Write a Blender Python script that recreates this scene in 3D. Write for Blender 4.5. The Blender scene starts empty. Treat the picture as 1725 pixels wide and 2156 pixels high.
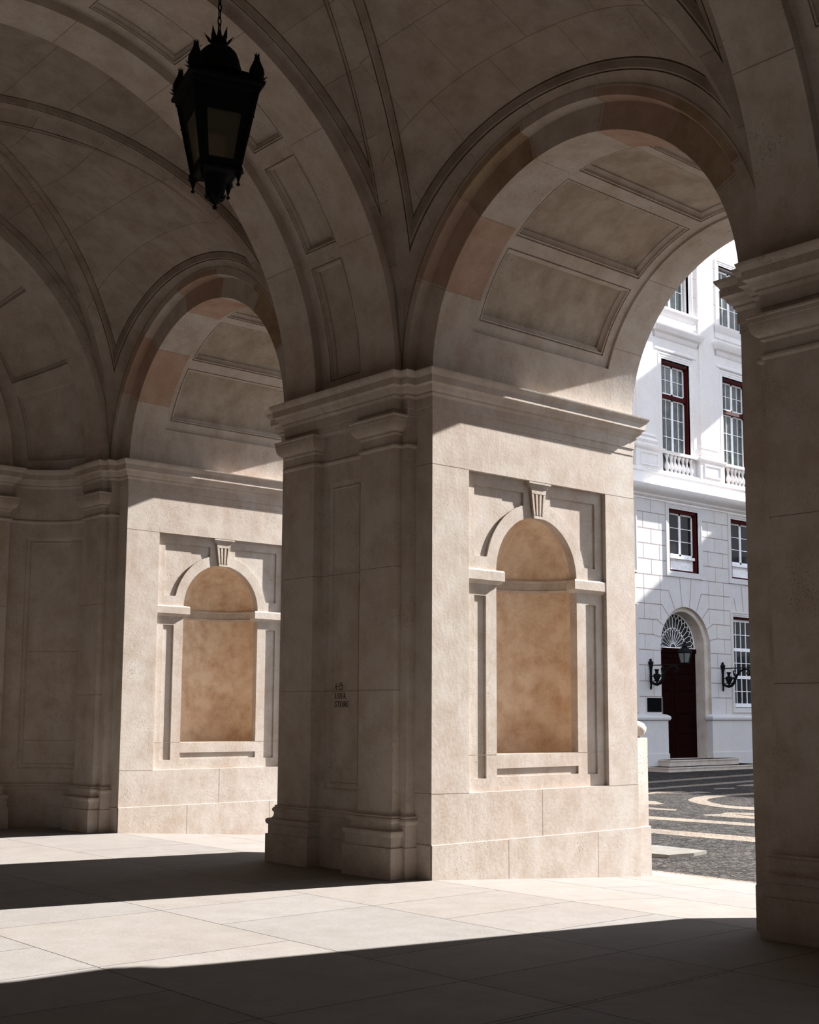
import bpy, bmesh, math, random
from mathutils import Vector, Matrix
random.seed(7)
PI = math.pi
C = bpy.context.scene.collection
sc = bpy.context.scene

# ------------------------------------------------------------------ materials
def nd(nt, t, **k):
    n = nt.nodes.new(t)
    for a, b in k.items(): setattr(n, a, b)
    return n
def ramp(nt, pts):
    r = nd(nt, 'ShaderNodeValToRGB'); e = r.color_ramp.elements
    while len(e) < len(pts): e.new(0.5)
    for i, (p, c) in enumerate(pts):
        e[i].position = p; e[i].color = (c[0], c[1], c[2], 1) if not isinstance(c, (int, float)) else (c, c, c, 1)
    return r
def mixc(nt, typ, f, a, b):
    m = nd(nt, 'ShaderNodeMix', data_type='RGBA', blend_type=typ)
    for s, v in ((m.inputs[0], f), (m.inputs[6], a), (m.inputs[7], b)):
        if isinstance(v, bpy.types.NodeSocket): nt.links.new(v, s)
        elif isinstance(v, (int, float)): s.default_value = v
        else: s.default_value = (*v, 1)
    return m.outputs[2]
def noise(nt, vec, scale, detail=4, rough=.55):
    n = nd(nt, 'ShaderNodeTexNoise'); n.inputs['Scale'].default_value = scale
    n.inputs['Detail'].default_value = detail; n.inputs['Roughness'].default_value = rough
    nt.links.new(vec, n.inputs['Vector']); return n.outputs['Fac']
def newmat(name):
    m = bpy.data.materials.new(name); m.use_nodes = True; nt = m.node_tree
    b = nt.nodes['Principled BSDF']; return m, nt, b
def K(c, k): return tuple(x*k for x in c)
KS, KF, KX = .86, .46, 1.04
def stone(name, base, warm, dark, rough=.75, pits=1.0, brick=None, scale=1.0, attr=False, stain=.85):
    m, nt, b = newmat(name)
    tc = nd(nt, 'ShaderNodeTexCoord'); geo = nd(nt, 'ShaderNodeNewGeometry')
    vec = geo.outputs['Position']
    n1 = noise(nt, vec, .75*scale, 5, .6); n2 = noise(nt, vec, 3.2*scale, 6, .65); n3 = noise(nt, vec, 26*scale, 3, .6)
    r1 = ramp(nt, [(.40, base), (.66, warm)]); nt.links.new(n1, r1.inputs[0])
    r2 = ramp(nt, [(.34, dark), (.60, (1, 1, 1))]); nt.links.new(n2, r2.inputs[0])
    col = mixc(nt, 'MULTIPLY', stain, r1.outputs[0], r2.outputs[0])
    r3 = ramp(nt, [(.3, .90), (.7, 1.0)]); nt.links.new(n3, r3.inputs[0])
    col = mixc(nt, 'MULTIPLY', .8, col, r3.outputs[0])
    # travertine-like pits
    mp = nd(nt, 'ShaderNodeMapping'); nt.links.new(vec, mp.inputs[0]); mp.inputs['Scale'].default_value = (1, 1, 1)
    n4 = noise(nt, mp.outputs[0], 62*scale, 3, .6); n5 = noise(nt, vec, 2.3*scale, 3, .5)
    ma = nd(nt, 'ShaderNodeMath', operation='MULTIPLY'); nt.links.new(n4, ma.inputs[0])
    r5 = ramp(nt, [(.40, .80), (.72, 1.0)]); nt.links.new(n5, r5.inputs[0]); nt.links.new(r5.outputs[0], ma.inputs[1])
    rp = ramp(nt, [(.55, 1.0), (.64, .45)]); nt.links.new(ma.outputs[0], rp.inputs[0])
    col = mixc(nt, 'MULTIPLY', .75*pits, col, rp.outputs[0])
    # warm vertical weathering streaks
    mp2 = nd(nt, 'ShaderNodeMapping'); nt.links.new(vec, mp2.inputs[0]); mp2.inputs['Scale'].default_value = (5, 5, .55)
    n6 = noise(nt, mp2.outputs[0], 1.0*scale, 5, .6); r6 = ramp(nt, [(.42, (1, 1, 1)), (.70, (.86, .79, .72))]); nt.links.new(n6, r6.inputs[0])
    col = mixc(nt, 'MULTIPLY', .55*min(1, stain), col, r6.outputs[0])
    if attr:
        at = nd(nt, 'ShaderNodeAttribute', attribute_name='tint')
        col = mixc(nt, 'MULTIPLY', 1, col, at.outputs['Color'])
    hgt = rp.outputs[0]
    if brick:
        bw, bh, mort = brick
        uv = nd(nt, 'ShaderNodeUVMap'); br = nd(nt, 'ShaderNodeTexBrick')
        nt.links.new(uv.outputs[0], br.inputs['Vector'])
        br.inputs['Scale'].default_value = 1; br.inputs['Brick Width'].default_value = bw
        br.inputs['Row Height'].default_value = bh; br.inputs['Mortar Size'].default_value = mort
        br.inputs['Mortar Smooth'].default_value = .3; br.offset = .42
        br.inputs['Color1'].default_value = (1, 1, 1, 1); br.inputs['Color2'].default_value = (.86, .85, .84, 1)
        br.inputs['Mortar'].default_value = (.62, .56, .50, 1)
        col = mixc(nt, 'MULTIPLY', 1, col, br.outputs['Color'])
    nt.links.new(col, b.inputs['Base Color'])
    b.inputs['Roughness'].default_value = rough
    b.inputs['Specular IOR Level'].default_value = .10
    bp = nd(nt, 'ShaderNodeBump'); bp.inputs['Strength'].default_value = .35; bp.inputs['Distance'].default_value = .012
    mh = nd(nt, 'ShaderNodeMath', operation='MULTIPLY_ADD'); nt.links.new(n3, mh.inputs[0]); mh.inputs[1].default_value = .35
    nt.links.new(hgt, mh.inputs[2]); nt.links.new(mh.outputs[0], bp.inputs['Height'])
    nt.links.new(bp.outputs[0], b.inputs['Normal'])
    return m
def plain(name, c, rough=.6, metal=0, spec=.4, var=0.12, scale=8):
    m, nt, b = newmat(name)
    geo = nd(nt, 'ShaderNodeNewGeometry'); n = noise(nt, geo.outputs['Position'], scale, 4)
    r = ramp(nt, [(.3, tuple(x*(1-var) for x in c)), (.7, tuple(min(1, x*(1+var)) for x in c))]); nt.links.new(n, r.inputs[0])
    nt.links.new(r.outputs[0], b.inputs['Base Color'])
    b.inputs['Roughness'].default_value = rough; b.inputs['Metallic'].default_value = metal
    b.inputs['Specular IOR Level'].default_value = spec
    return m
ST = (.57, .52, .472); STW = (.55, .472, .418); STD = (.80, .74, .68)
M = {}
M['stone'] = stone('limestone', K(ST, KS), K(STW, KS), STD)
M['pink'] = stone('pink limestone', K((.52, .38, .31), KS), K((.47, .32, .25), KS), STD)
M['ochre'] = stone('ochre stained limestone', K((.46, .35, .25), KS), K((.40, .27, .17), KS), (.6, .5, .42))
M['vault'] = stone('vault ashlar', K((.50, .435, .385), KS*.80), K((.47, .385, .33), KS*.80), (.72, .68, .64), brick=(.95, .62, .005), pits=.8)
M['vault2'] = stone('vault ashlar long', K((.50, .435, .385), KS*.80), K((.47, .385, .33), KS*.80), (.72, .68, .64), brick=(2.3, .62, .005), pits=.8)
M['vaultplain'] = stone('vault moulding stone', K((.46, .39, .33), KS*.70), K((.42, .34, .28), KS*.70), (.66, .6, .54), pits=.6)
M['soffit'] = stone('coffer limestone', K((.50, .435, .365), KS), K((.46, .39, .32), KS), (.70, .66, .60), pits=1)
M['niche'] = stone('tan rendered niche', (.72, .59, .455), (.68, .52, .38), (.72, .60, .52), pits=.5, stain=.9, scale=1.4)
M['floorjoint'] = plain('dirty floor joint', (.045, .032, .024), .9, 0, .05)
M['joint'] = plain('mortar joint', (.22, .165, .125), .9)
M['floor'] = stone('floor slab limestone', K((.51, .48, .455), KF), K((.49, .45, .42), KF), (.84, .82, .80), rough=.85, pits=.35, attr=True, stain=.5)
M['facade'] = stone('pale facade limestone', K((.74, .73, .74), KX), K((.76, .72, .70), KX), (.88, .87, .87), pits=.3, stain=.4, scale=.5)
M['facjoint'] = plain('facade joint', (.30, .25, .24), .9)
M['slab'] = stone('grey weathered slab', (.19, .185, .17), (.175, .165, .145), (.8, .8, .75), scale=2)
M['step'] = stone('pinkish doorstep stone', (.58, .53, .49), (.55, .48, .43), (.8, .75, .7))
M['iron'] = plain('black wrought iron', (.005, .005, .006), .75, 0, .1)
M['white'] = plain('white painted wood', (.80, .81, .84), .4)
M['red'] = plain('dark red painted wood', (.045, .003, .003), .7, 0, .1)
M['door'] = plain('maroon door', (.0075, .0008, .0007), .8, 0, .03)
M['plaque'] = plain('dark bronze plaque', (.004, .0045, .005), .9, 0, .02)
M['ink'] = plain('brown painted lettering', (.018, .008, .005), .9, 0, .05)
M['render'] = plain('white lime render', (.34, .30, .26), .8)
def cobble(name, c1, c2, gap, scale):
    m, nt, b = newmat(name); geo = nd(nt, 'ShaderNodeNewGeometry')
    vo = nd(nt, 'ShaderNodeTexVoronoi'); vo.inputs['Scale'].default_value = scale; nt.links.new(geo.outputs['Position'], vo.inputs['Vector'])
    ve = nd(nt, 'ShaderNodeTexVoronoi', feature='DISTANCE_TO_EDGE'); ve.inputs['Scale'].default_value = scale; nt.links.new(geo.outputs['Position'], ve.inputs['Vector'])
    sx = nd(nt, 'ShaderNodeSeparateColor'); nt.links.new(vo.outputs['Color'], sx.inputs[0])
    r = ramp(nt, [(0, c1), (1, c2)]); nt.links.new(sx.outputs[0], r.inputs[0])
    e = ramp(nt, [(.02, gap), (.12, (1, 1, 1))]); nt.links.new(ve.outputs['Distance'], e.inputs[0])
    col = mixc(nt, 'MULTIPLY', 1, r.outputs[0], e.outputs[0])
    big = ramp(nt, [(.35, (.7, .7, .7)), (.65, (1.05, 1, .95))]); nt.links.new(noise(nt, geo.outputs['Position'], .8, 4), big.inputs[0])
    col = mixc(nt, 'MULTIPLY', .8, col, big.outputs[0])
    nt.links.new(col, b.inputs['Base Color']); b.inputs['Roughness'].default_value = .9; b.inputs['Specular IOR Level'].default_value = .05
    bp = nd(nt, 'ShaderNodeBump'); bp.inputs['Strength'].default_value = .8; bp.inputs['Distance'].default_value = .02
    nt.links.new(e.outputs[0], bp.inputs['Height']); nt.links.new(bp.outputs[0], b.inputs['Normal'])
    return m
M['cobble'] = cobble('dark basalt cobbles', (.020, .020, .021), (.085, .080, .076), (.45, .40, .36), 13)
M['whitecobble'] = cobble('pale limestone cobbles', (.20, .172, .148), (.26, .23, .20), (.72, .62, .52), 13)
def glassmat(name, c, trans, rough=.08):
    m, nt, b = newmat(name)
    tr = nd(nt, 'ShaderNodeBsdfTransparent'); tr.inputs[0].default_value = (*c, 1)
    mx = nd(nt, 'ShaderNodeMixShader'); mx.inputs[0].default_value = trans
    out = nt.nodes['Material Output']
    b.inputs['Base Color'].default_value = (*[x*.35 for x in c], 1); b.inputs['Roughness'].default_value = rough
    nt.links.new(b.outputs[0], mx.inputs[1]); nt.links.new(tr.outputs[0], mx.inputs[2]); nt.links.new(mx.outputs[0], out.inputs[0])
    return m
M['lampglass'] = glassmat('smoked lantern glass', (.42, .38, .28), .55, .3)
M['pane'] = plain('dark window glass', (.016, .018, .020), .06, 0, .45, .3, 3)
M['curtain'] = plain('curtained window glass', (.09, .105, .105), .06, 0, .45, .35, 4)
M['lamppane'] = glassmat('wall lantern glass', (.55, .6, .6), .4, .15)

# ------------------------------------------------------------------ mesh builder
class MB:
    def __init__(s): s.v = []; s.f = []; s.m = []; s.uv = []; s.t = []
    def face(s, pts, mat=0, uv=None, tint=1.0):
        i = len(s.v); s.v += [tuple(p) for p in pts]; s.f.append(tuple(range(i, i+len(pts)))); s.m.append(mat)
        s.uv.append(uv or [(0, 0)]*len(pts)); s.t.append(tint)
    def box(s, x0, x1, y0, y1, z0, z1, mat=0):
        P = [(x, y, z) for x in (x0, x1) for y in (y0, y1) for z in (z0, z1)]
        for q in ((0, 1, 3, 2), (4, 6, 7, 5), (0, 4, 5, 1), (2, 3, 7, 6), (0, 2, 6, 4), (1, 5, 7, 3)): s.face([P[k] for k in q], mat)
    def prism(s, poly, mp, h0, h1, mat=0, back=False):
        """2d polygon in (u,v), mapped through mp(u,v,h); front cap at h1 and side walls to h0"""
        s.face([mp(u, v, h1) for u, v in poly], mat)
        if back: s.face([mp(u, v, h0) for u, v in poly], mat)
        n = len(poly)
        for i in range(n):
            a, b = poly[i], poly[(i+1) % n]
            s.face([mp(*a, h0), mp(*b, h0), mp(*b, h1), mp(*a, h1)], mat)
    def tube(s, pts, r, n=8, mat=0, close=False, caps=True):
        pts = [Vector(p) for p in pts]; m = len(pts); rings = []
        rr = r if isinstance(r, (list, tuple)) else [r]*m
        up = None
        for i, p in enumerate(pts):
            if close: t = (pts[(i+1) % m]-pts[i-1]).normalized()
            else: t = (pts[min(i+1, m-1)]-pts[max(i-1, 0)]).normalized()
            if up is None:
                up = Vector((0, 0, 1)) if abs(t.z) < .9 else Vector((1, 0, 0))
            a = t.cross(up).normalized(); b2 = a.cross(t).normalized(); up = b2
            rings.append([p+(a*math.cos(2*PI*k/n)+b2*math.sin(2*PI*k/n))*rr[i] for k in range(n)])
        R = range(m if close else m-1)
        for i in R:
            A, B = rings[i], rings[(i+1) % m]
            for k in range(n): s.face([A[k], A[(k+1) % n], B[(k+1) % n], B[k]], mat)
        if caps and not close: s.face(rings[0], mat); s.face(rings[-1][::-1], mat)
    def lathe(s, prof, cx=0, cy=0, n=24, mat=0, a0=0, rot=0, sq=False):
        def P(r, z, k):
            a = 2*PI*k/n+rot; return (cx+r*math.cos(a), cy+r*math.sin(a), z)
        for (r0, z0), (r1, z1) in zip(prof, prof[1:]):
            for k in range(n):
                q = [P(r0, z0, k), P(r0, z0, k+1), P(r1, z1, k+1), P(r1, z1, k)]
                if r0 < 1e-6: q = q[1:]
                elif r1 < 1e-6: q = q[:3]
                s.face(q, mat)
    def sweep(s, path, prof, mat=0, closed=False, caps=True):
        """plan path (x,y), left normal is outward; prof = [(offset, z)...]"""
        n = len(path); nr = []
        segs = []
        for i in range(n if closed else n-1):
            a, b = Vector(path[i]), Vector(path[(i+1) % n]); d = (b-a).normalized(); segs.append(Vector((-d.y, d.x)))
        for i in range(n):
            if closed: n1, n2 = segs[i-1], segs[i]
            else: n1 = segs[max(i-1, 0)]; n2 = segs[min(i, n-2)]
            q = (n1+n2)/(1+n1.dot(n2)) if n1.dot(n2) > -.99 else n1
            nr.append(q)
        L = 0
        for i in range(n if closed else n-1):
            j = (i+1) % n
            dl = (Vector(path[j])-Vector(path[i])).length
            for (o0, z0), (o1, z1) in zip(prof, prof[1:]):
                P = [(path[i][0]+nr[i].x*o0, path[i][1]+nr[i].y*o0, z0), (path[j][0]+nr[j].x*o0, path[j][1]+nr[j].y*o0, z0),
                     (path[j][0]+nr[j].x*o1, path[j][1]+nr[j].y*o1, z1), (path[i][0]+nr[i].x*o1, path[i][1]+nr[i].y*o1, z1)]
                s.face(P, mat, [(L, z0), (L+dl, z0), (L+dl, z1), (L, z1)])
            L += dl
        if caps and not closed:
            for i in (0, n-1):
                s.face([(path[i][0]+nr[i].x*o, path[i][1]+nr[i].y*o, z) for o, z in prof]+[(path[i][0], path[i][1], prof[-1][1]), (path[i][0], path[i][1], prof[0][1])], mat)
    def revolve(s, plan, zc, rc, a0=0, a1=180, n=120, mat=0, uvs=1.0):
        """plan profile (x, y) revolved about the X-parallel axis (Y=rc, Z=zc)"""
        L = [0]
        for p, q in zip(plan, plan[1:]): L.append(L[-1]+math.dist(p, q))
        A = [math.radians(a0+(a1-a0)*i/n) for i in range(n+1)]
        P = lambda p, a: (p[0], rc+(p[1]-rc)*math.cos(a), zc+(p[1]-rc)*math.sin(a))
        for i in range(n):
            for j in range(len(plan)-1):
                p, q = plan[j], plan[j+1]
                s.face([P(p, A[i]), P(q, A[i]), P(q, A[i+1]), P(p, A[i+1])], mat,
                       [(L[j], A[i]*3.3), (L[j+1], A[i]*3.3), (L[j+1], A[i+1]*3.3), (L[j], A[i+1]*3.3)])
    def obj(s, name, mats, parent=None, smooth=30, loc=(0, 0, 0), merge=1e-4, recalc=True, **props):
        me = bpy.data.meshes.new(name); me.from_pydata(s.v, [], s.f)
        if not isinstance(mats, (list, tuple)): mats = [mats]
        for m in mats: me.materials.append(m)
        me.polygons.foreach_set('material_index', s.m)
        uvl = me.uv_layers.new(name='UVMap'); fl = []
        for u in s.uv:
            for a in u: fl += [a[0], a[1]]
        uvl.data.foreach_set('uv', fl)
        if any(t != 1.0 for t in s.t):
            at = me.color_attributes.new('tint', 'FLOAT_COLOR', 'CORNER'); cl = []
            for f, t in zip(s.f, s.t):
                c = t if isinstance(t, tuple) else (t, t, t)
                cl += [*c, 1]*len(f)
            at.data.foreach_set('color', cl)
        bm = bmesh.new(); bm.from_mesh(me)
        bmesh.ops.remove_doubles(bm, verts=bm.verts, dist=merge)
        if recalc: bmesh.ops.recalc_face_normals(bm, faces=bm.faces)
        ang = math.radians(smooth)
        for f in bm.faces: f.smooth = True
        for e in bm.edges:
            if len(e.link_faces) == 2:
                e.smooth = e.link_faces[0].normal.angle(e.link_faces[1].normal, 0) < ang
            else: e.smooth = False
        bm.to_mesh(me); bm.free(); me.update()
        o = bpy.data.objects.new(name, me); C.objects.link(o); o.location = loc
        if parent: o.parent = parent
        for k, v in props.items(): o[k] = v
        return o
def thing(name, label, cat, loc=(0, 0, 0), group=None, kind=None, rz=0):
    o = bpy.data.objects.new(name, None); C.objects.link(o); o.location = loc; o.rotation_euler = (0, 0, rz)
    o.empty_display_size = .2
    if label: o['label'] = label
    if cat: o['category'] = cat
    if group: o['group'] = group
    if kind: o['kind'] = kind
    return o
def copy_tree(o, parent=None, skip=()):
    c = o.copy(); C.objects.link(c)
    if parent: c.parent = parent
    for ch in [x for x in bpy.data.objects if x.parent == o]:
        if ch.name.split('.')[0] in skip: continue
        copy_tree(ch, c, skip)
    return c

# holes: (us, lo, hi)
def H_rect(u0, u1, v0, v1): return ([u0, u1], lambda u: v0, lambda u: v1)
def arcs(uc, r, ua, ub, n=24):
    L = []
    for i in range(n+1):
        u = uc-r*math.cos(PI*i/n)
        if ua-1e-9 <= u <= ub+1e-9: L.append(u)
    return sorted(set([ua]+L+[ub]))
def H_arch(uc, r, v0, vs, n=28): return (arcs(uc, r, uc-r, uc+r, n), lambda u: v0, lambda u: vs+math.sqrt(max(0, r*r-(u-uc)**2)))
def H_spand(u0, u1, v0, v1, uc, vc, r): # rectangle with the arch disc cut out of its lower inner corner
    return (arcs(uc, r, u0, u1, 30), lambda u: max(v0, vc+math.sqrt(max(0, r*r-(u-uc)**2))), lambda u: v1)
def plate(mb, mp, u0, u1, v0, v1, holes=(), h=0, mat=0, nv=1, uext=(), vs=0):
    us = sorted({round(x, 6) for x in [u0, u1, *uext]+[x for H in holes for x in H[0] if u0 < x < u1]})
    for a, b in zip(us, us[1:]):
        m = (a+b)/2; act = sorted([H for H in holes if H[0][0] < m < H[0][-1]], key=lambda H: H[1](m))
        cur = (lambda u: v0)
        for H in act+[None]:
            top = H[1] if H else (lambda u: v1)
            nn = nv if not vs else max(1, math.ceil((top(m)-cur(m))/vs))
            for k in range(nn):
                f0, f1 = k/nn, (k+1)/nn
                L = lambda u, f: cur(u)+(top(u)-cur(u))*f
                mb.face([mp(a, L(a, f0), h), mp(b, L(b, f0), h), mp(b, L(b, f1), h), mp(a, L(a, f1), h)], mat)
            if H: cur = H[2]
def hole_fill(mb, mp, H, h0, h1, mat=0, wmat=None, cap=True, nv=1, inner=()):
    us, lo, hi = H; wmat = mat if wmat is None else wmat
    if cap:
        plate2 = [I for I in inner]
        uu = sorted({round(x, 6) for x in list(us)+[x for I in plate2 for x in I[0]]})
        for a, b in zip(uu, uu[1:]):
            m = (a+b)/2; act = sorted([I for I in plate2 if I[0][0] < m < I[0][-1]], key=lambda I: I[1](m)); cur = lo
            for I in act+[None]:
                top = I[1] if I else hi
                for k in range(nv):
                    L = lambda u, f: cur(u)+(top(u)-cur(u))*f
                    mb.face([mp(a, L(a, k/nv), h1), mp(b, L(b, k/nv), h1), mp(b, L(b, (k+1)/nv), h1), mp(a, L(a, (k+1)/nv), h1)], mat)
                if I: cur = I[2]
    for a, b in zip(us, us[1:]):
        for f in (lo, hi): mb.face([mp(a, f(a), h0), mp(b, f(b), h0), mp(b, f(b), h1), mp(a, f(a), h1)], wmat)
    for u in (us[0], us[-1]):
        if hi(u)-lo(u) > 1e-4:
            for k in range(nv):
                va, vb = lo(u)+(hi(u)-lo(u))*k/nv, lo(u)+(hi(u)-lo(u))*(k+1)/nv
                mb.face([mp(u, va, h0), mp(u, vb, h0), mp(u, vb, h1), mp(u, va, h1)], wmat)
def frame(mb, mp, u0, u1, v0, v1, prof, mat=0, nu=1, nv=1, cap=False, su=1.0, sv=1.0, capmat=None):
    """nested mitred rectangles; prof [(inset, h)]"""
    def ring(i, h):
        a, b, c, d = u0+i*su, u1-i*su, v0+i*sv, v1-i*sv; P = []
        for k in range(nu): P.append((a+(b-a)*k/nu, c))
        for k in range(nv): P.append((b, c+(d-c)*k/nv))
        for k in range(nu): P.append((b-(b-a)*k/nu, d))
        for k in range(nv): P.append((a, d-(d-c)*k/nv))
        return [mp(u, v, h) for u, v in P]
    for (i0, h0), (i1, h1) in zip(prof, prof[1:]):
        A, B = ring(i0, h0), ring(i1, h1); n = len(A)
        for k in range(n): mb.face([A[k], A[(k+1) % n], B[(k+1) % n], B[k]], mat)
    if cap:
        i, h = prof[-1]; a, b, c, d = u0+i*su, u1-i*su, v0+i*sv, v1-i*sv
        for p in range(nu):
            for q in range(nv):
                x0, x1 = a+(b-a)*p/nu, a+(b-a)*(p+1)/nu; y0, y1 = c+(d-c)*q/nv, c+(d-c)*(q+1)/nv
                mb.face([mp(x0, y0, h), mp(x1, y0, h), mp(x1, y1, h), mp(x0, y1, h)], mat if capmat is None else capmat)
def line(mb, mp, p, q, w=.008, h=.0015, mat=0, n=1):
    (a, b), (c, d) = p, q; L = math.hypot(c-a, d-b) or 1; nx, ny = -(d-b)/L*w/2, (c-a)/L*w/2
    for i in range(n):
        x0, y0, x1, y1 = a+(c-a)*i/n, b+(d-b)*i/n, a+(c-a)*(i+1)/n, b+(d-b)*(i+1)/n
        mb.face([mp(x0-nx, y0-ny, h), mp(x1-nx, y1-ny, h), mp(x1+nx, y1+ny, h), mp(x0+nx, y0+ny, h)], mat)

# ------------------------------------------------------------------ dimensions (metres)
P = 6.249          # bay spacing
WO = 3.662         # opening
WP = P-WO          # pier width
D = 3.17           # pier depth
ZC, ZT = 4.61, 5.05
YC = -3.5          # axis of the arcade
ZS = 5.06          # springing of the transverse arches and vault
RW = WO/2; ZA = 5.035
def floor_z(y): return -.0665*max(0, y)
CORN = [(0, 4.609), (.006, 4.61), (.006, 4.689), (.016, 4.69), (.016, 4.79), (.04, 4.817), (.038, 4.835), (.055, 4.845), (.072, 4.866),
        (.08, 4.888), (.088, 4.898), (.112, 4.910), (.112, 4.917), (.110, 4.982), (.122, 4.996), (.135, 5.012), (.145, 5.03), (.147, 5.048), (0, 5.05)]
CAP = [(0, 4.42), (.012, 4.432), (.022, 4.436), (.022, 4.456), (.038, 4.462), (.062, 4.485), (.078, 4.52), (.083, 4.556), (.083, 4.562), (.088, 4.564), (.088, 4.60), (.096, 4.606), (.096, 4.622), (0, 4.625)]
AST = [(0, 4.283), (.012, 4.29), (.020, 4.30), (.022, 4.312), (.018, 4.324), (.008, 4.33), (0, 4.335)]
BASE = [(.11, -.02), (.11, .292), (.108, .297), (.088, .297), (.088, .398), (.100, .402), (.110, .42), (.112, .437), (.106, .455), (.09, .463), (.065, .466),
        (.052, .48), (.046, .50), (.045, .525), (.052, .532), (.060, .545), (.060, .56), (.052, .575), (.04, .582), (.04, .597), (.028, .602), (.010, .612), (0, .63)]
BASE2 = [(.05, -.02), (.05, .294), (.04, .298), (.04, .512), (.045, .516), (.052, .53), (.054, .548), (.046, .566), (.034, .572), (.034, .592), (.024, .600), (.008, .610), (0, .624)]
PLN = [(.012, -.3), (.012, .326), (.009, .330), (0, .330)]
SC = [M['stone'], M['pink'], M['ochre'], M['joint'], M['niche'], M['soffit']]

# ------------------------------------------------------------------ pier jamb with its niche (plane X=0, facing +X)
def jamb(parent):
    mp = lambda y, z, h: (h, y, z)
    mb = MB(); R = H_rect(.508, 2.662, .812, 4.10); d = -.055
    plate(mb, mp, 0, D, -.3, ZC, [R])
    cy = 1.585; zs = 3.085; rn = .63
    NI = H_arch(cy, rn, 1.183, zs)
    sL = H_spand(.635, 1.375, 3.225, 3.97, cy, zs, .775); sR = H_spand(2*cy-1.375, 2*cy-.635, 3.225, 3.97, cy, zs, .775)
    cL = H_rect(.635, .805, .945, 2.815); cR = H_rect(2*cy-.805, 2*cy-.635, .945, 2.815)
    sl = H_rect(.955, 2.215, .955, 1.04)
    inn = [NI, sL, sR, cL, cR, sl]
    hole_fill(mb, mp, R, 0, d, inner=inn)
    for H in (sL, sR, cL, cR, sl): hole_fill(mb, mp, H, d, d-.022)
    # reveal of the niche
    hole_fill(mb, mp, NI, d, d-.10, cap=False)
    # joints of the ashlar
    J = lambda a, b: line(mb, mp, a, b, .0045, .0012, 3)
    J((0, .821), (.508, .812)); J((2.662, .812), (D, .812)); J((1.58, .33), (1.58, .812)); J((0, 4.10), (.508, 4.10)); J((2.662, 4.10), (D, 4.10))
    J2 = lambda a, b: line(mb, mp, a, b, .004, d+.0012, 3)
    J2((.51, 1.183), (.955, 1.183)); J2((2.215, 1.183), (2.66, 1.183))
    mb.obj('jamb', SC, parent)
    b = MB(); b.sweep([(0, D+.012), (0, -.0)], PLN)
    m2 = lambda y, z, h: (.012+h, y, z)
    for y, z0 in ((1.06, -.26), (2.45, -.3)): line(b, m2, (y, z0), (y, .325), .0045, .0012, 3)
    b.obj('plinth_course', SC, parent)
    # niche shell
    mb = MB(); x0 = d-.10; r = rn; N = 36; dp = .52
    W = lambda a, z, k=1.0: (x0-dp*k*math.sin(a), cy-r*k*math.cos(a), z)
    A = [PI*i/N for i in range(N+1)]
    zz = [1.183, 1.6, 2.0, 2.4, 2.95]
    for i in range(N):
        for z0, z1 in zip(zz, zz[1:]): mb.face([W(A[i], z0), W(A[i+1], z0), W(A[i+1], z1), W(A[i], z1)], 4)
        band = [(1, 2.95), (.975, 2.962), (.965, 2.975), (.985, 2.985), (.985, 3.06), (.95, 3.072), (.95, 3.088), (1, 3.09)]
        for (k0, z0), (k1, z1) in zip(band, band[1:]): mb.face([W(A[i], z0, k0), W(A[i+1], z0, k0), W(A[i+1], z1, k1), W(A[i], z1, k1)], 0)
        mb.face([W(A[i], 1.183), W(A[i+1], 1.183), (x0, cy, 1.183)], 4)
        mb.face([W(A[i], 1.183), W(A[i+1], 1.183), W(A[i+1], 1.184, .99), W(A[i], 1.184, .99)], 4)
    Q = [PI/2*i/14 for i in range(15)]
    S = lambda a, q: (x0-dp*math.sin(a)*math.cos(q), cy-r*math.cos(a)*math.cos(q), 3.085+r*math.sin(q))
    for i in range(N):
        for j in range(14): mb.face([S(A[i], Q[j]), S(A[i+1], Q[j]), S(A[i+1], Q[j+1]), S(A[i], Q[j+1])], 4)
    mb.obj('niche', SC, parent, label='tan rendered arched niche')
    # imposts
    for y0, y1, side in ((.512, .985, 1), (2.185, 2.66, -1)):
        b = MB()
        pr = [(0, 2.935), (.018, 2.945), (.04, 2.972), (.05, 2.975), (.05, 3.068), (.04, 3.085), (0, 3.09)]
        if side == 1: path = [(d, y1), (d, y0)]; path = [(d-.08, y1), (d, y1), (d, y0)]
        else: path = [(d, y1), (d, y0), (d-.08, y0)]
        b.sweep(path, pr); b.obj('impost', SC, parent)
    # keystone
    b = MB(); zk0, zk1 = 3.70, 4.06
    wf = lambda z: .070+(z-zk0)/(zk1-zk0)*.052
    n = 1
    def slab(z0, z1, h, w0, w1, mat=0):
        b.prism([(cy-w0, z0), (cy+w0, z0), (cy+w1, z1), (cy-w1, z1)], mp, d-.02, h, mat)
    slab(zk0, 3.74, d+.024, wf(zk0), wf(3.74)); slab(3.97, zk1, d+.030, wf(3.97), wf(zk1))
    # three flutes between four fillets
    for k in range(4):
        f0, f1 = -1+k*2/4.0+.02*k, -1+k*2/4.0+.30+.02*k
        za, zb = 3.74, 3.97; wa, wb = wf(za), wf(zb)
        f0 = -1+k*.566; f1 = f0+.30
        b.prism([(cy+wa*f0, za), (cy+wa*f1, za), (cy+wb*f1, zb), (cy+wb*f0, zb)], mp, d-.02, d+.028)
    b.prism([(cy-wf(3.74), 3.74), (cy+wf(3.74), 3.74), (cy+wf(3.97), 3.97), (cy-wf(3.97), 3.97)], mp, d-.02, d+.006)
    for z0, z1, w, h in ((4.035, 4.055, .135, .036), (4.055, 4.075, .15, .044), (4.075, 4.099, .168, .053)): b.prism([(cy-w, z0), (cy+w, z0), (cy+w+.006, z1), (cy-w-.006, z1)], mp, d-.02, d+h, 0, True)
    b.obj('keystone', SC, parent, label='fluted keystone')

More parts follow.
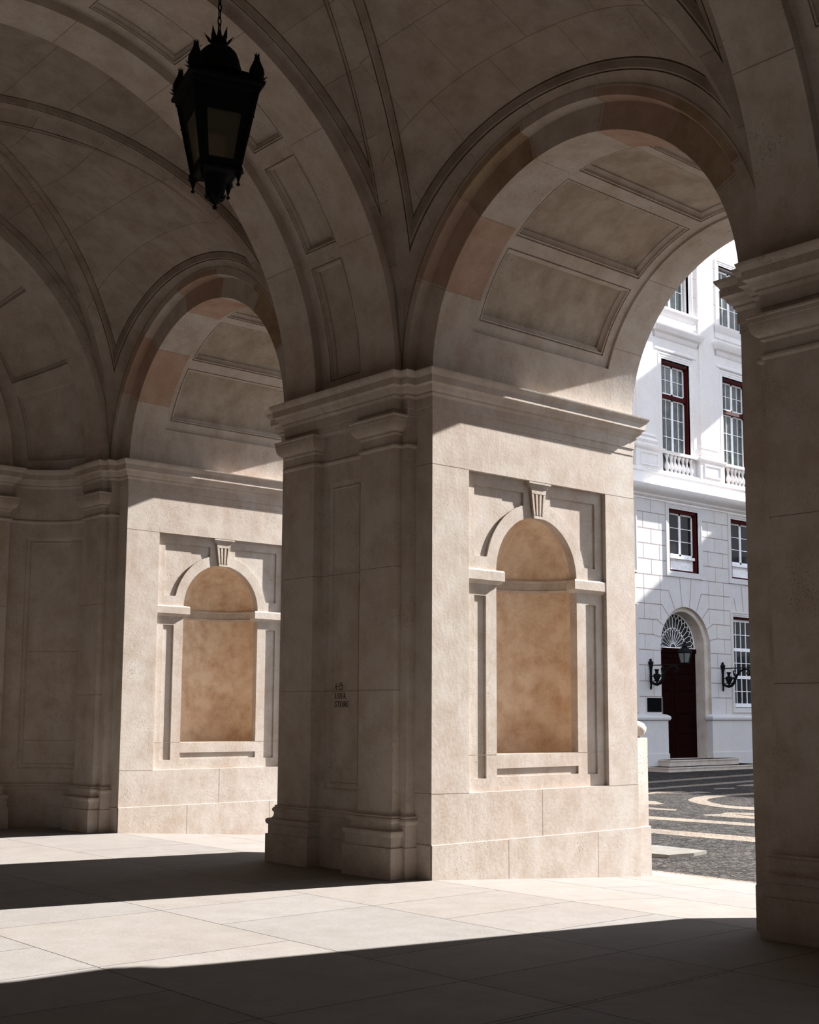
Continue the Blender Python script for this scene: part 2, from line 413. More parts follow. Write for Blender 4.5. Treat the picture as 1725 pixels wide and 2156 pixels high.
def right_half(s=1):
    return [(0, 0), (-.248, 0), (-.248, -.115), (-.344, -.115), (-.344, -.209), (-.887, -.209), (-.887, -.105)]
def mirror(pl, w=WP): return [(-w-x, y) for x, y in reversed(pl)]
def wallpanel(mb, mp, u0, u1, v0=.80, v1=4.085, nu=1):
    frame(mb, mp, u0, u1, v0, v1, [(0, 0), (0, -.008), (.012, -.010), (.016, -.02), (.05, -.032), (.058, -.032), (.062, -.022), (.072, -.022), (.078, -.036)], nu=nu, cap=True)

def bases_caps(parent, sub, mb_label='pilaster'):
    """one pilaster: shaft, base, capital"""
    sh = MB(); sh.sweep(sub, [(0, -.01), (0, ZC)], caps=False)
    px = [p for p in sub]
    for z in (1.83, 3.07):
        sh.sweep(sub, [(.001, z-.003), (.001, z+.004)], 3, caps=False)
    o = sh.obj('pilaster', SC, parent)
    b = MB(); b.sweep(sub, BASE, caps=False); b.obj('pilaster_base', SC, o)
    c = MB(); c.sweep(sub, CAP, caps=False); c.obj('capital', SC, o)
    return o

pier = thing('stone_pier', 'pale limestone pier in the middle with sunlit niche face and shaded pilasters', 'pier', (0, 0, 0))
jamb(pier)
rh = right_half(); full = rh+mirror(rh)
def pier_core(parent, plan, panel=True):
    mb = MB()
    mb.sweep([(-WP, 0), (-WP, D), (0, D)], [(0, -.3), (0, ZC)], caps=False)
    mb.sweep([(0, 0), (-.248, 0), (-.248, -.115), (-.344, -.115)], [(0, -.02), (0, ZC)], caps=False)
    line(mb, lambda u, v, h: (u, -h, v), (-.248, 4.10), (0, 4.10), .007, .001, 3); line(mb, lambda u, v, h: (u, -h, v), (-.248, .821), (0, .821), .007, .001, 3)
    return mb
mb = pier_core(pier, full)
mb.sweep([(-WP+.344, -.115), (-WP+.248, -.115), (-WP+.248, 0), (-WP, 0)], [(0, -.02), (0, ZC)], caps=False)
mpF = lambda u, v, h: (u, -.105-h, v)
plate(mb, mpF, -1.70, -.887, -.02, ZC, [H_rect(-1.585, -1.0, .80, 4.085)])
wallpanel(mb, mpF, -1.585, -1.0)
for z in (1.83, 3.07): line(mb, mpF, (-1.70, z), (-.887, z), .007, -.0215+.0235, 3)
mb.obj('shaft', SC, pier)
bases_caps(pier, [(-.344, -.115), (-.344, -.209), (-.887, -.209), (-.887, -.105)])
bases_caps(pier, [(-1.70, -.105), (-1.70, -.209), (-2.243, -.209), (-2.243, -.115)])
mb = MB()
for pa in ([(-.248, 0), (-.248, -.115), (-.344, -.115)], [(-.887, -.105), (-1.70, -.105)], [(-2.243, -.115), (-2.339, -.115), (-2.339, 0)]):
    mb = MB(); mb.sweep(pa, BASE2, caps=False); mb.obj('base_moulding', SC, pier)
for pa in ([(0, 0), (-.248, 0)], [(-2.339, 0), (-2.587, 0)]):
    mb = MB(); mb.sweep(pa, [(.012, -.02), (.012, .326), (0, .33)], caps=False); mb.obj('plinth', SC, pier)
mb = MB()
for pa in ([(-.248, 0), (-.248, -.115), (-.344, -.115), (-.344, -.209), (-.887, -.209), (-.887, -.105), (-1.70, -.105), (-1.70, -.209), (-2.243, -.209), (-2.243, -.115), (-2.339, -.115), (-2.339, 0)],): mb.sweep(pa, AST, caps=False)
mb.obj('astragal', SC, pier)
def cornice(parent, path, closed=False):
    mb = MB(); mb.sweep(path, CORN, closed=closed, caps=False)
    top = [(x, y, 5.05) for x, y in path]; mb.face(top)
    mb.face([(x, y, 4.61) for x, y in path])
    return mb.obj('cornice', SC, parent)
cornice(pier, [(0, D), (0, 0), (-.248, 0), (-.248, -.115), (-.344, -.115), (-.344, -.209), (-2.243, -.209), (-2.243, -.115), (-2.339, -.115), (-2.339, 0), (-2.587, 0), (-2.587, D)], True)

# right pier and the pier beyond it are copies
pR = copy_tree(pier); pR.location = (P, 0, 0); pR['label'] = 'dark shaded limestone pier cut off by the right edge of the photo'
p3 = copy_tree(pier); p3.location = (2*P, 0, 0); p3['label'] = 'limestone pier farthest right in the arcade beyond the dark right-hand pier'

# lettering on the middle pier
def lettering(parent):
    mb = MB(); mp = lambda u, v, h: (u, -.105+.036-h, v)
    def st(p, q, w, h=.002): # stroke
        line(mb, mp, p, q, w, h)
    def seq(pts, w, closed=False):
        for a, b in zip(pts, pts[1:]+([pts[0]] if closed else [])): st(a, b, w)
    H = .058
    def letter(ch, x, y, w):
        T = .0105; t = .005; s = lambda a, b: (x+a*w, y+b*H)
        def O():
            for k in range(20):
                a, b = 2*PI*k/20, 2*PI*(k+1)/20
                f = lambda g, q: (x+w*.5+w*(.5-q*.16)*math.cos(g), y+H*.5+H*(.5-q*.06)*math.sin(g))
                mb.face([mp(*f(a, 0), .002), mp(*f(b, 0), .002), mp(*f(b, 1.4), .002), mp(*f(a, 1.4), .002)])
        if ch == 'O': O()
        if ch == 'L': st(s(.3, 0), s(.3, 1), T); st(s(.1, .97), s(.5, .97), t); st(s(.1, .04), s(1, .04), t); st(s(.93, .0), s(.98, .22), t)
        if ch == 'J': st(s(.55, .1), s(.55, 1), T); st(s(.35, .97), s(.8, .97), t); seq([s(.55, .12), s(.35, .02), s(.05, .05)], T*.8)
        if ch == 'A': st(s(.1, 0), s(.5, 1), t); st(s(.5, 1), s(.9, 0), T); st(s(.25, .35), s(.75, .35), t); st(s(-.05, .03), s(.28, .03), t); st(s(.7, .03), s(1.05, .03), t)
        if ch == 'S': seq([s(.9, .78), s(.78, .96), s(.45, 1), s(.15, .88), s(.12, .68), s(.4, .53), s(.75, .42), s(.92, .25), s(.8, .07), s(.45, 0), s(.12, .08), s(.05, .25)], T*.75)
        if ch == 'T': st(s(.5, 0), s(.5, 1), T); st(s(0, .96), s(1, .96), t*1.3); st(s(.03, .78), s(.03, .98), t); st(s(.97, .78), s(.97, .98), t); st(s(.3, .03), s(.7, .03), t)
        if ch == 'R':
            st(s(.22, 0), s(.22, 1), T); seq([s(.2, .97), s(.6, .97), s(.82, .85), s(.82, .65), s(.6, .52), s(.2, .52)], t*1.4); st(s(.5, .52), s(.95, .02), T); st(s(.05, .03), s(.4, .03), t)
        if ch == 'E':
            st(s(.25, 0), s(.25, 1), T); st(s(.1, .97), s(.95, .97), t); st(s(.25, .5), s(.75, .5), t); st(s(.1, .03), s(.95, .03), t); st(s(.93, .8), s(.93, 1), t); st(s(.96, 0), s(.96, .22), t); st(s(.75, .38), s(.75, .62), t)
    x = -1.46; y = 1.752
    for ch, w, g in (('L', .04, .046), ('O', .05, .053), ('J', .032, .035), ('A', .05, .05)): letter(ch, x, y, w); x += g
    x = -1.465; y = 1.664
    for ch, w, g in (('S', .042, .046), ('T', .046, .048), ('O', .052, .055), ('R', .048, .05), ('E', .044, .05)): letter(ch, x, y, w); x += g
    mb.obj('lettering', M['ink'], parent, recalc=False, label='brown LOJA STORE lettering'); mb = MB()
    seq([(-1.43, 1.915), (-1.452, 1.878), (-1.43, 1.842)], .008); st((-1.45, 1.878), (-1.405, 1.878), .008)
    seq([(-1.386, 1.846), (-1.386, 1.892), (-1.368, 1.918), (-1.352, 1.918), (-1.336, 1.892), (-1.336, 1.846)], .007, True); seq([(-1.386, 1.892), (-1.336, 1.892)], .007)
    mb.obj('sign_symbol', M['ink'], parent, recalc=False, label='brown arrow and shopping bag symbol')
lettering(pier)

# ------------------------------------------------------------------ corner pier (far left), concave between two pilasters
pc = thing('stone_pier', 'far corner limestone pier at the left with concave shaded panel and sunlit niche side', 'pier', (-P, 0, 0))
for ch in [x for x in bpy.data.objects if x.parent == pier and x.name.split('.')[0] in ('jamb', 'plinth_course', 'niche', 'impost', 'keystone')]: copy_tree(ch, pc)
mb = pier_core(pc, full)
R0 = .855; cxc, cyc = -.887, -.96
ARC = [(cxc-R0*math.sin(PI/2*i/24), cyc+R0*math.cos(PI/2*i/24)) for i in range(25)]
refl = lambda p: (-p[1]-8.095+P, -p[0]-P-8.096+P+.0)  # mirror across the corner diagonal, in pier coordinates
def refl(p):
    X, Y = p[0]-P, p[1]
    return (-Y-8.095+P, -X-8.096)
# drop the straight back parts of the core that would stick out of the corner
other = [refl(p) for p in reversed(rh)]
mb = MB()
mb.sweep([(0, 0), (-.248, 0), (-.248, -.115), (-.344, -.115)], [(0, -.02), (0, ZC)], caps=False)
mb.sweep(other[3:], [(0, -.02), (0, ZC)], caps=False)
ux = [math.pi/2*R0*i/24 for i in range(25)]
def mpA(u, v, h):
    a = u/R0; r = R0+h*-1
    return (cxc-r*math.sin(a), cyc+r*math.cos(a), v)
UL = PI/2*R0
plate(mb, mpA, 0, UL, -.02, ZC, [([.02+(UL-.30)*i/16 for i in range(17)], lambda u: .80, lambda u: 4.085)], uext=ux)
wallpanel(mb, mpA, .02, UL-.28, nu=20)
for z in (1.2, 2.45): line(mb, mpA, (.02, z), (UL-.28, z), .007, -.034, 3, 20)
mb.obj('shaft', SC, pc)
bases_caps(pc, [(-.344, -.115), (-.344, -.209), (-.887, -.209), (-.887, -.105)])
bases_caps(pc, [refl(p) for p in reversed([(-.344, -.115), (-.344, -.209), (-.887, -.209), (-.887, -.105)])])
mb = MB()
for pa in ([(-.248, 0), (-.248, -.115), (-.344, -.115)], ARC, [refl(p) for p in reversed([(-.248, 0), (-.248, -.115), (-.344, -.115)])]):
    mb = MB(); mb.sweep(pa, BASE2, caps=False); mb.obj('base_moulding', SC, pc)
mb = MB(); mb.sweep([(0, 0), (-.248, 0)], [(.012, -.02), (.012, .326), (0, .33)], caps=False)
mb.obj('plinth', SC, pc)
mb = MB(); mb.sweep([(-.248, 0), (-.248, -.115), (-.344, -.115), (-.344, -.209), (-.887, -.209)]+ARC+[refl(p) for p in reversed([(-.248, 0), (-.248, -.115), (-.344, -.115), (-.344, -.209), (-.887, -.209)])], AST, caps=False)
mb.obj('astragal', SC, pc)
mb = MB()
crn = [(0, D), (0, 0), (-.248, 0), (-.248, -.115), (-.344, -.115), (-.344, -.209), (-.887, -.209)]+ARC+[refl(p) for p in reversed([(0, 0), (-.248, 0), (-.248, -.115), (-.344, -.115), (-.344, -.209), (-.887, -.209)])]
mb.sweep(crn, CORN, caps=False)
mb.obj('cornice', SC, pc)

# ------------------------------------------------------------------ archways over the openings
VOU = [0, 26.5, 52, 77.8, 102.2, 128, 153.5, 180]
VM = [[0, 1, 2, 0, 1, 2, 0], [0, 2, 1, 2, 0, 1, 0]]
def archway(k, label, tint):
    t = thing('stone_archway', label, 'archway', (k*P, 0, 0))
    cx = RW
    N = 126
    A = [180*i/N for i in range(N+1)]
    def vm(a): 
        for i in range(7):
            if VOU[i] <= a < VOU[i+1]: return tint[i]
        return 0
    f = lambda r, a, y: (cx-r*math.cos(math.radians(a)), y, ZA+r*math.sin(math.radians(a)))
    mb = MB()
    # ring at Y=0, its step forward and the outer ring
    for a, b in zip(A, A[1:]):
        m = vm((a+b)/2)
        for (r0, y0), (r1, y1), mm in (((RW, 0), (2.082, 0), m), ((2.082, 0), (2.092, -.10), m), ((2.092, -.10), (2.10, -.115), m), ((2.10, -.115), (2.176, -.115), m), ((2.176, -.115), (2.30, -.112), 0)):
            mb.face([f(r0, a, y0), f(r0, b, y0), f(r1, b, y1), f(r1, a, y1)], mm)
    for a in VOU[1:-1]:
        for (r0, y0), (r1, y1) in (((RW, -.0015), (2.08, -.0015)), ((2.102, -.1165), (2.176, -.1165))):
            e = .0035/2*57.3
            mb.face([f(r0, a-e, y0), f(r0, a+e, y0), f(r1, a+e, y1), f(r1, a-e, y1)], 3)
    mb.obj('archivolt', SC, t)
    # soffit with its sunk coffer band
    mb = MB(); mp = lambda u, v, h: f(RW-h, v, u)
    zone = ([.50, 2.665], lambda u: 16.3, lambda u: 163.7)
    plate(mb, mp, 0, D, 0, 180, [zone], vs=1.5)
    hole_fill(mb, mp, zone, 0, -.03, cap=False, nv=100)
    panels = [(20.3, 45.3), (49.6, 74.8), (79.2, 100.8), (105.2, 130.4), (134.7, 159.7)]
    hol = [([.575, 2.55], (lambda a: (lambda u: a))(p[0]), (lambda b: (lambda u: b))(p[1])) for p in panels]
    plate(mb, mp, .50, 2.665, 16.3, 163.7, hol, h=-.03, vs=1.5)
    for a in (26.5, 52, 77.8, 102.2, 128, 153.5): line(mb, mp, (0, a), (.5, a), .15, .0012, 3)
    for a in (24, 51): line(mb, mp, (2.665, a), (D, a), .15, .0012, 3)
    # tinted stones next to the coffers
    for i, (a, b) in enumerate(zip(VOU, VOU[1:])):
        if tint[i] == 1:
            for q in range(8):
                a0, a1 = a+(b-a)*q/8, a+(b-a)*(q+1)/8
                mb.face([mp(0, a0, .0006), mp(.497, a0, .0006), mp(.497, a1, .0006), mp(0, a1, .0006)], 1)
    mb.obj('soffit', SC, t)
    for a, b in panels:
        mb = MB(); S = math.degrees(1/RW)
        frame(mb, mp, .575, 2.55, a, b, [(0, -.03), (0, -.050), (.012, -.052), (.016, -.034), (.028, -.034), (.034, -.062), (.052, -.080), (.068, -.088), (.070, -.108), (.078, -.108)], nv=20, cap=True, sv=S, capmat=5)
        mb.obj('coffer', SC, t)
    # outer wall over the opening
    mb = MB(); W2 = (WO, P)
    H = H_arch(cx, RW, ZA-.5, ZA, 60)
    plate(mb, lambda u, v, h: (u, D+h, v), -WP, WO, ZA-.001, 10.0, [(H[0], lambda u: ZA-.001, H[2])])
    mb.obj('spandrel_wall', SC, t)
    return t
archway(0, 'round stone archway over the sunlit passage right of the middle pier', [0, 1, 2, 0, 1, 2, 0])
archway(-1, 'smaller looking round stone archway left of the middle pier', [0, 1, 0, 1, 0, 2, 0])
archway(1, 'round stone archway beyond the dark right-hand pier', [0, 2, 1, 0, 1, 2, 0])

# ------------------------------------------------------------------ transverse coffered arches
def transverse(k, label):
    t = thing('coffered_arch', label, 'arch', (k*P, 0, ZS))
    loc = (0, 0, -ZS)
    prof = [(-.344, -.112), (-.344, -.209), (-.887, -.209), (-.887, -.105)]
    mb = MB(); mb.revolve(prof, ZS, YC); mb.revolve([(-WP-x, y) for x, y in reversed(prof)], ZS, YC)
    S = math.degrees(1/3.4)
    for a in (25.4, 45.2, 65.4, 84.6, 114.6, 134.8): 
        for x0, x1, r in ((-.344, -.887, 3.291), (-1.70, -2.243, 3.291)):
            g = lambda x, a, r=r: (x, YC+(r-.0015)*math.cos(math.radians(a)), ZS+(r-.0015)*math.sin(math.radians(a)))
            mb.face([g(x0, a-.06), g(x1, a-.06), g(x1, a+.06), g(x0, a+.06)], 3)
    mb.obj('arch_rib', SC, t, loc=loc)
    mb = MB(); mp = lambda u, v, h: (u, YC+(3.395-h)*math.cos(math.radians(v)), ZS+(3.395-h)*math.sin(math.radians(v)))
    pans = [(2.8, 24.0), (26.8, 43.6), (46.8, 63.8), (67.0, 84.0), (87.0, 93.0)]; pans += [(180-b, 180-a) for a, b in pans[:4][::-1]]
    hol = [([-1.56, -1.03], (lambda a: (lambda u: a))(p[0]), (lambda b: (lambda u: b))(p[1])) for p in pans]
    plate(mb, mp, -1.70, -.887, 0, 180, hol, vs=1.5)
    mb.obj('coffer_band', SC, t, loc=loc)
    for a, b in pans:
        if b-a < 8: pr = [(0, 0), (0, -.01)]
        else: pr = [(0, 0), (0, -.018), (.010, -.020), (.014, -.002), (.024, -.002), (.03, -.028), (.055, -.050), (.058, -.066), (.066, -.066)]
        mb = MB(); frame(mb, mp, -1.56, -1.03, a, b, pr, nv=14, cap=True, sv=S); mb.obj('coffer', SC, t, loc=loc)
    return t
transverse(0, 'wide coffered cross arch springing from the middle pier to the top left')
transverse(1, 'coffered cross arch at the top right above the dark pier')
transverse(2, 'coffered cross arch farthest right beyond the dark pier')
# corner arch: ribs and concave coffered band swept round the axis of the arcade
t = thing('coffered_arch', 'shaded splayed coffered arch above the far corner pier at the left edge', 'arch', (-P, 0, ZS)); loc = (0, 0, -ZS)
mb = MB(); prof = [(-.344, -.112), (-.344, -.209), (-.887, -.209), (-.887, -.105)]
mb.revolve(prof, ZS, YC); mb.revolve([refl(p) for p in reversed([(0, 0), (-.248, 0), (-.248, -.115), (-.344, -.115)]+prof[1:])], ZS, YC)
mb.obj('arch_rib', SC, t, loc=loc)
mb = MB()
def mpC(u, v, h):
    a = u/R0; r = R0-h; x = cxc-r*math.sin(a); y = cyc+r*math.cos(a); q = math.radians(v)
    return (x, YC+(y-YC)*math.cos(q), ZS+(y-YC)*math.sin(q))
pans = [(3, 22.5), (26.2, 42.0), (45.6, 62), (66, 84)]; pans += [(180-b, 180-a) for a, b in pans[::-1]]
hol = [([.03+(UL-.28)*i/14 for i in range(15)], (lambda a: (lambda u: a))(p[0]), (lambda b: (lambda u: b))(p[1])) for p in pans]
plate(mb, mpC, 0, UL, 0, 180, hol, vs=1.5, uext=ux)
mb.obj('coffer_band', SC, t, loc=loc)
for a, b in pans:
    mb = MB(); frame(mb, mpC, .03, UL-.25, a, b, [(0, 0), (0, -.03), (.012, -.034), (.02, -.034), (.03, -.05), (.06, -.06), (.066, -.075), (.08, -.075)], nu=14, nv=12, cap=True, sv=math.degrees(1/3.2))
    mb.obj('coffer', SC, t, loc=loc)

# ------------------------------------------------------------------ groin vaults
RV = 3.385; ZVK = ZS
def vault(k, n):
    x0 = -.344; x1 = WO+.344; cx = RW; hw = cx-x0; y0 = -.115; L = y0-YC
    def S2(x, y): return ZS+math.sqrt(max(0, RV*RV-(y-YC)**2))
    def yc(x): return y0-(1-abs(x-cx)/hw)*L
    def S1(x, y):
        y = YC+abs(y-YC); f = max(0, (y0-y)/L); q = max(1e-4, 1-f); u = min(1, abs(x-cx)/hw)
        A = hw+(RV-hw)*(f+.2*f*(1-f)); B = math.sqrt(max(0, RV*RV-(L*q)**2))
        top = lambda v: A*math.sqrt(max(0, 1-v*v))
        return ZS+top(u)+(B-top(q))*min(1.3, u/q)**2
    PR = [(.0, 0), (.001, .030), (.010, .030), (.011, .002), (.028, .002), (.034, .010), (.050, .018), (.062, .040), (.072, .044), (.073, .066), (.083, .066), (.084, .050)]
    DEP = .050
    def tri(A, B, Cc, dAB, dCR):
        """inset triangle A,B base, C apex"""
        def off(p, q, d, inside):
            v = (q[0]-p[0], q[1]-p[1]); l = math.hypot(*v); nrm = (-v[1]/l, v[0]/l)
            if (inside[0]-p[0])*nrm[0]+(inside[1]-p[1])*nrm[1] < 0: nrm = (-nrm[0], -nrm[1])
            return (p[0]+nrm[0]*d, p[1]+nrm[1]*d), v
        G = ((A[0]+B[0]+Cc[0])/3, (A[1]+B[1]+Cc[1])/3)
        l1, l2, l3 = off(A, B, dAB, G), off(B, Cc, dCR, G), off(Cc, A, dCR, G)
        def X(l, m):
            (p, v), (q, w) = l, m; det = v[0]*w[1]-v[1]*w[0]; t_ = ((q[0]-p[0])*w[1]-(q[1]-p[1])*w[0])/det
            return (p[0]+v[0]*t_, p[1]+v[1]*t_)
        return X(l3, l1), X(l1, l2), X(l2, l3)
    def cell(mb, mo, S, A, B, Cc, dAB, dCR, mi, uvf):
        N = 64
        def ring(a, b, c): 
            pl = []
            for p, q in ((a, b), (b, c), (c, a)):
                for i in range(N):
                    f = (1-math.cos(PI*i/N))/2; pl.append((p[0]+(q[0]-p[0])*f, p[1]+(q[1]-p[1])*f))
            return pl
        def lift(pl, h):
            out = []
            for x, y in pl:
                if h:
                    e = 3e-4; dzx = (S(x+e, y)-S(x-e, y))/(2*e); dzy = (S(x, y+e)-S(x, y-e))/(2*e)
                    out.append(Vector((x, y, S(x, y)))+Vector((-dzx, -dzy, 1)).normalized()*h)
                else: out.append(Vector((x, y, S(x, y))))
            return out
        def join(m_, p0, r0, p1, r1, mat):
            n_ = len(r0)
            for i in range(n_):
                k_ = (i+1) % n_; m_.face([r0[i], r0[k_], r1[k_], r1[i]], mat, [uvf(*p0[i]), uvf(*p0[k_]), uvf(*p1[k_]), uvf(*p1[i])])
        pp = ring(A, B, Cc); rr = lift(pp, 0); tt = tri(A, B, Cc, dAB, dCR)
        for f in (.33, .66, 1):
            t_ = [tuple(P_[q]+(T_[q]-P_[q])*f for q in (0, 1)) for P_, T_ in zip((A, B, Cc), tt)]
            p2 = ring(*t_); r2_ = lift(p2, 0); join(mb, pp, rr, p2, r2_, mi); pp, rr = p2, r2_
        for s_, h in PR[1:]:
            p2 = ring(*tri(A, B, Cc, dAB+s_, dCR+s_)); r2_ = lift(p2, h); join(mo, pp, rr, p2, r2_, 0); pp, rr = p2, r2_
        G = ((A[0]+B[0]+Cc[0])/3, (A[1]+B[1]+Cc[1])/3); base = pp
        for k_ in range(1, 27):
            f = (k_/26)**1.5; f = min(f, .999)
            p2 = [(x+(G[0]-x)*f, y+(G[1]-y)*f) for x, y in base]; r2_ = lift(p2, DEP); join(mb, pp, rr, p2, r2_, mi); pp, rr = p2, r2_
        mb.face(rr, mi, [uvf(*p) for p in pp])
    uv1 = lambda x, y: (math.acos(max(-1, min(1, (cx-x)/hw)))*2.5+.2, -(YC+abs(y-YC))+.5)
    uv2 = lambda x, y: (hw-abs(x-cx)+.3, math.acos(max(-1, min(1, (y-YC)/L)))*RV+.12)
    mb, mo = MB(), MB(); ctr = (cx, YC); y1 = 2*YC-y0
    cell(mb, mo, S1, (x0, y0), (x1, y0), ctr, .10, .135, 0, uv1)
    cell(mb, mo, S1, (x0, y1), (x1, y1), ctr, .10, .135, 0, uv1)
    cell(mb, mo, S2, (x0, y0), (x0, y1), ctr, .10, .12, 1, uv2)
    cell(mb, mo, S2, (x1, y0), (x1, y1), ctr, .10, .12, 1, uv2)
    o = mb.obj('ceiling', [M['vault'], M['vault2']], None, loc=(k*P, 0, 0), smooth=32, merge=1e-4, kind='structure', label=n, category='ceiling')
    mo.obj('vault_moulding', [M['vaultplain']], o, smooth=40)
    return o
vault(0, 'groin vault over the bay right of the middle pier')
vault(-1, 'groin vault over the far left bay')
vault(1, 'groin vault over the bay nearest the right edge')

# ------------------------------------------------------------------ floor
mb = MB()
cols = [i*.893 for i in range(-10, 15)]
rows = [-12-.0+0*i for i in range(0)]
ys = [-1.487*i for i in range(8, 0, -1)]+[0, 1.06, 2.12, 3.17, 4.08]
ys = [-11.9, -10.4, -8.93, -7.44, -5.95, -4.455, -2.965, -1.475, 0.02, 1.40, 2.75, 4.08]
for j, (a, b) in enumerate(zip(ys, ys[1:])):
    off = [0, .893][j % 2]
    xs = [-8.095]
    x = -8.93+off+(.01 if j % 2 else 0)
    while x < 12.3:
        if x > -8.0: xs.append(x)
        x += 1.786 if (j*7+int(x*3)) % 3 else .893
    if 3.57 not in xs: xs = sorted([q for q in xs if abs(q-3.58) > .5]+[3.58, 4.43])
    xs = sorted(set(xs+[12.4]))
    for c, d_ in zip(xs, xs[1:]):
        g = .0035; t_ = random.uniform(.93, 1.03); w_ = random.uniform(-.02, .02)
        mb.face([(c+g, a+g, floor_z(a)), (d_-g, a+g, floor_z(a)), (d_-g, b-g, floor_z(b)), (c+g, b-g, floor_z(b))], 0, None, (t_+w_, t_, t_-w_))
for a, b in ((-11.9, 0.02), (.02, 4.08)): mb.face([(-8.3, a, floor_z(a)-.006), (12.6, a, floor_z(a)-.006), (12.6, b, floor_z(b)-.006), (-8.3, b, floor_z(b)-.006)], 1)
mb.obj('floor', [M['floor'], M['floorjoint']], merge=1e-6, kind='structure', label='pale limestone slab floor of the arcade', category='floor')

# cobbled square outside
mb = MB(); zg = -.30
mb.face([(-19.5, 4.06, zg), (60, 4.06, zg), (60, 62, zg), (-19.5, 62, zg)], 0)
mb.face([(-19.5, -14, zg), (-8.6, -14, zg), (-8.6, 4.06, zg), (-19.5, 4.06, zg)], 0)
mb.face([(-19.5, 4.08, zg+.003), (60, 4.08, zg+.003), (60, 4.34, zg+.003), (-19.5, 4.34, zg+.003)], 1)
mb.face([(-8.3, 4.08, floor_z(4.08)), (12.6, 4.08, floor_z(4.08)), (12.6, 4.085, zg), (-8.3, 4.085, zg)], 1)
BANDS = [[(-14, 8.6), (-2.39, 8.97), (8, 9.0), (8, 8.36), (-1.92, 8.31), (-14, 7.9)],
 [(-14, 11.2), (-6.03, 10.98), (-3.87, 11.15), (8, 11.5), (8, 10.95), (-3.51, 10.66), (-5.6, 10.42), (-14, 10.6)],
 [(8, 14.2), (-5.71, 13.93), (-6.06, 13.87), (-6.72, 14.03), (-7.44, 14.44), (-8.11, 14.99), (-8.46, 15.43), (-8.86, 16.17), (-9.02, 16.82), (-9.04, 18.9), (-9.1, 22), (-8.6, 22), (-8.63, 18.29), (-8.62, 17.14), (-8.38, 16.16), (-8.09, 15.61), (-7.59, 15.09), (-6.91, 14.58), (-6.47, 14.50), (-6.1, 14.54), (8, 14.8)],
 [(-13.92, 20.88), (-14.88, 27.6), (-14.3, 27.2), (-13.35, 20.17)], [(-11.82, 18.24), (-12.54, 24.1), (-12.0, 23.5), (-11.36, 17.65)],
 [(-10.57, 16.66), (-10.79, 17.33), (-10.56, 17.93), (-10.09, 17.66), (-10.18, 18.14), (-9.74, 18.12), (-9.68, 17.47), (-9.8, 17.18), (-10.3, 16.79), (-10.21, 16.21)],
 [(-10.71, 19.57), (-10.54, 20.21), (-10.29, 19.88), (-10.46, 19.24)], [(-11.19, 21.25), (-11.31, 22.27), (-10.67, 21.32), (-10.96, 20.94)],
 [(-9.6, 14.4), (-8.57, 14.39), (-7.9, 13.84), (-7.92, 13.54), (-9.0, 13.42)], [(-7.9, 12.83), (-6.74, 12.75), (-6.57, 12.48), (-7.5, 12.33)],
 [(-5.64, 12.09), (-5.52, 12.46), (-5.68, 12.94), (-5.25, 13.25), (-5.04, 12.94), (-4.2, 13.0), (-4.2, 12.8), (-5.32, 12.6), (-4.3, 12.4), (-4.2, 12.0), (-5.09, 11.93), (-5.45, 11.9)]]
for B in BANDS: mb.face([(x, y, zg+.003) for x, y in B], 1)
mb.obj('cobbled_square', [M['cobble'], M['whitecobble']], merge=1e-6, kind='structure', label='dark cobbled square with pale wave bands', category='ground')
mb = MB(); sl = [(-2.75, 6.0), (-2.3, 6.45), (-1.43, 6.40), (-1.35, 6.0), (-1.42, 5.55), (-2.0, 5.45)]
mb.prism(sl, lambda u, v, h: (u, v, h), zg-.02, zg+.045, 0)
mb.obj('stone_slab', [M['slab']], smooth=20, label='pale broken stone slab lying in the dark cobbles beside the middle pier', category='slab')
# bollard at the outer corner of the middle pier: guard stone with a bun finial
def bollard(x, label, s=1):
    t = thing('guard_stone', label, 'bollard', (x, D+.13, floor_z(D+.13)), group='guard stones at the outer corners of the piers')
    z0 = -.02
    b = MB(); q = .115
    pl = [(q, q), (q, -q), (-q, -q), (-q, q)]
    b.sweep(pl, [(.018, z0), (.018, .545), (.008, .552), (0, .552), (0, 1.545), (-.004, 1.552), (-.115, 1.552)], closed=True)
    b.obj('post', SC, t)
    b = MB(); b.lathe([(0.0, 1.545), (.07, 1.55), (.115, 1.575), (.150, 1.63), (.153, 1.67), (.125, 1.715), (.07, 1.742), (0, 1.75)], n=28); b.obj('bun_finial', SC, t, smooth=60)
    return t
bollard(-.17, 'square guard stone with bun finial half hidden behind the middle pier')
bollard(WO+.12, 'square guard stone behind the dark right-hand pier')

# ------------------------------------------------------------------ enclosing walls of the arcade
mb = MB()
plate(mb, lambda u, v, h: (u, 2*YC+.115+h, v), -8.095, 12.5, -.02, 9.6, [H_rect(4.3, 12.2, -.02, 4.9)])
hole_fill(mb, lambda u, v, h: (u, 2*YC+.115+h, v), H_rect(4.3, 12.2, -.02, 4.9), 0, -.9, cap=False)
for q in ([(3.6, -13), (3.6, -7.78)], [(3.6, -13), (12.4, -13)], [(12.4, -13), (12.4, -7.0)]):  # closed vestibule behind the camera, added to keep out light from behind
    (a, b), (c, d_) = q; mb.face([(a, b, -.05), (c, d_, -.05), (c, d_, 5.4), (a, b, 5.4)])
mb.face([(3.6, -13, 5.4), (12.4, -13, 5.4), (12.4, -6.9, 5.4), (3.6, -6.9, 5.4)]); mb.face([(3.6, -7.78, 0), (4.3, -7.78, 0), (4.3, -7.78, 5.4), (3.6, -7.78, 5.4)])
mb.face([(3.0, -13, -.03), (12.4, -13, -.03), (12.4, -6.9, -.03), (3.0, -6.9, -.03)])
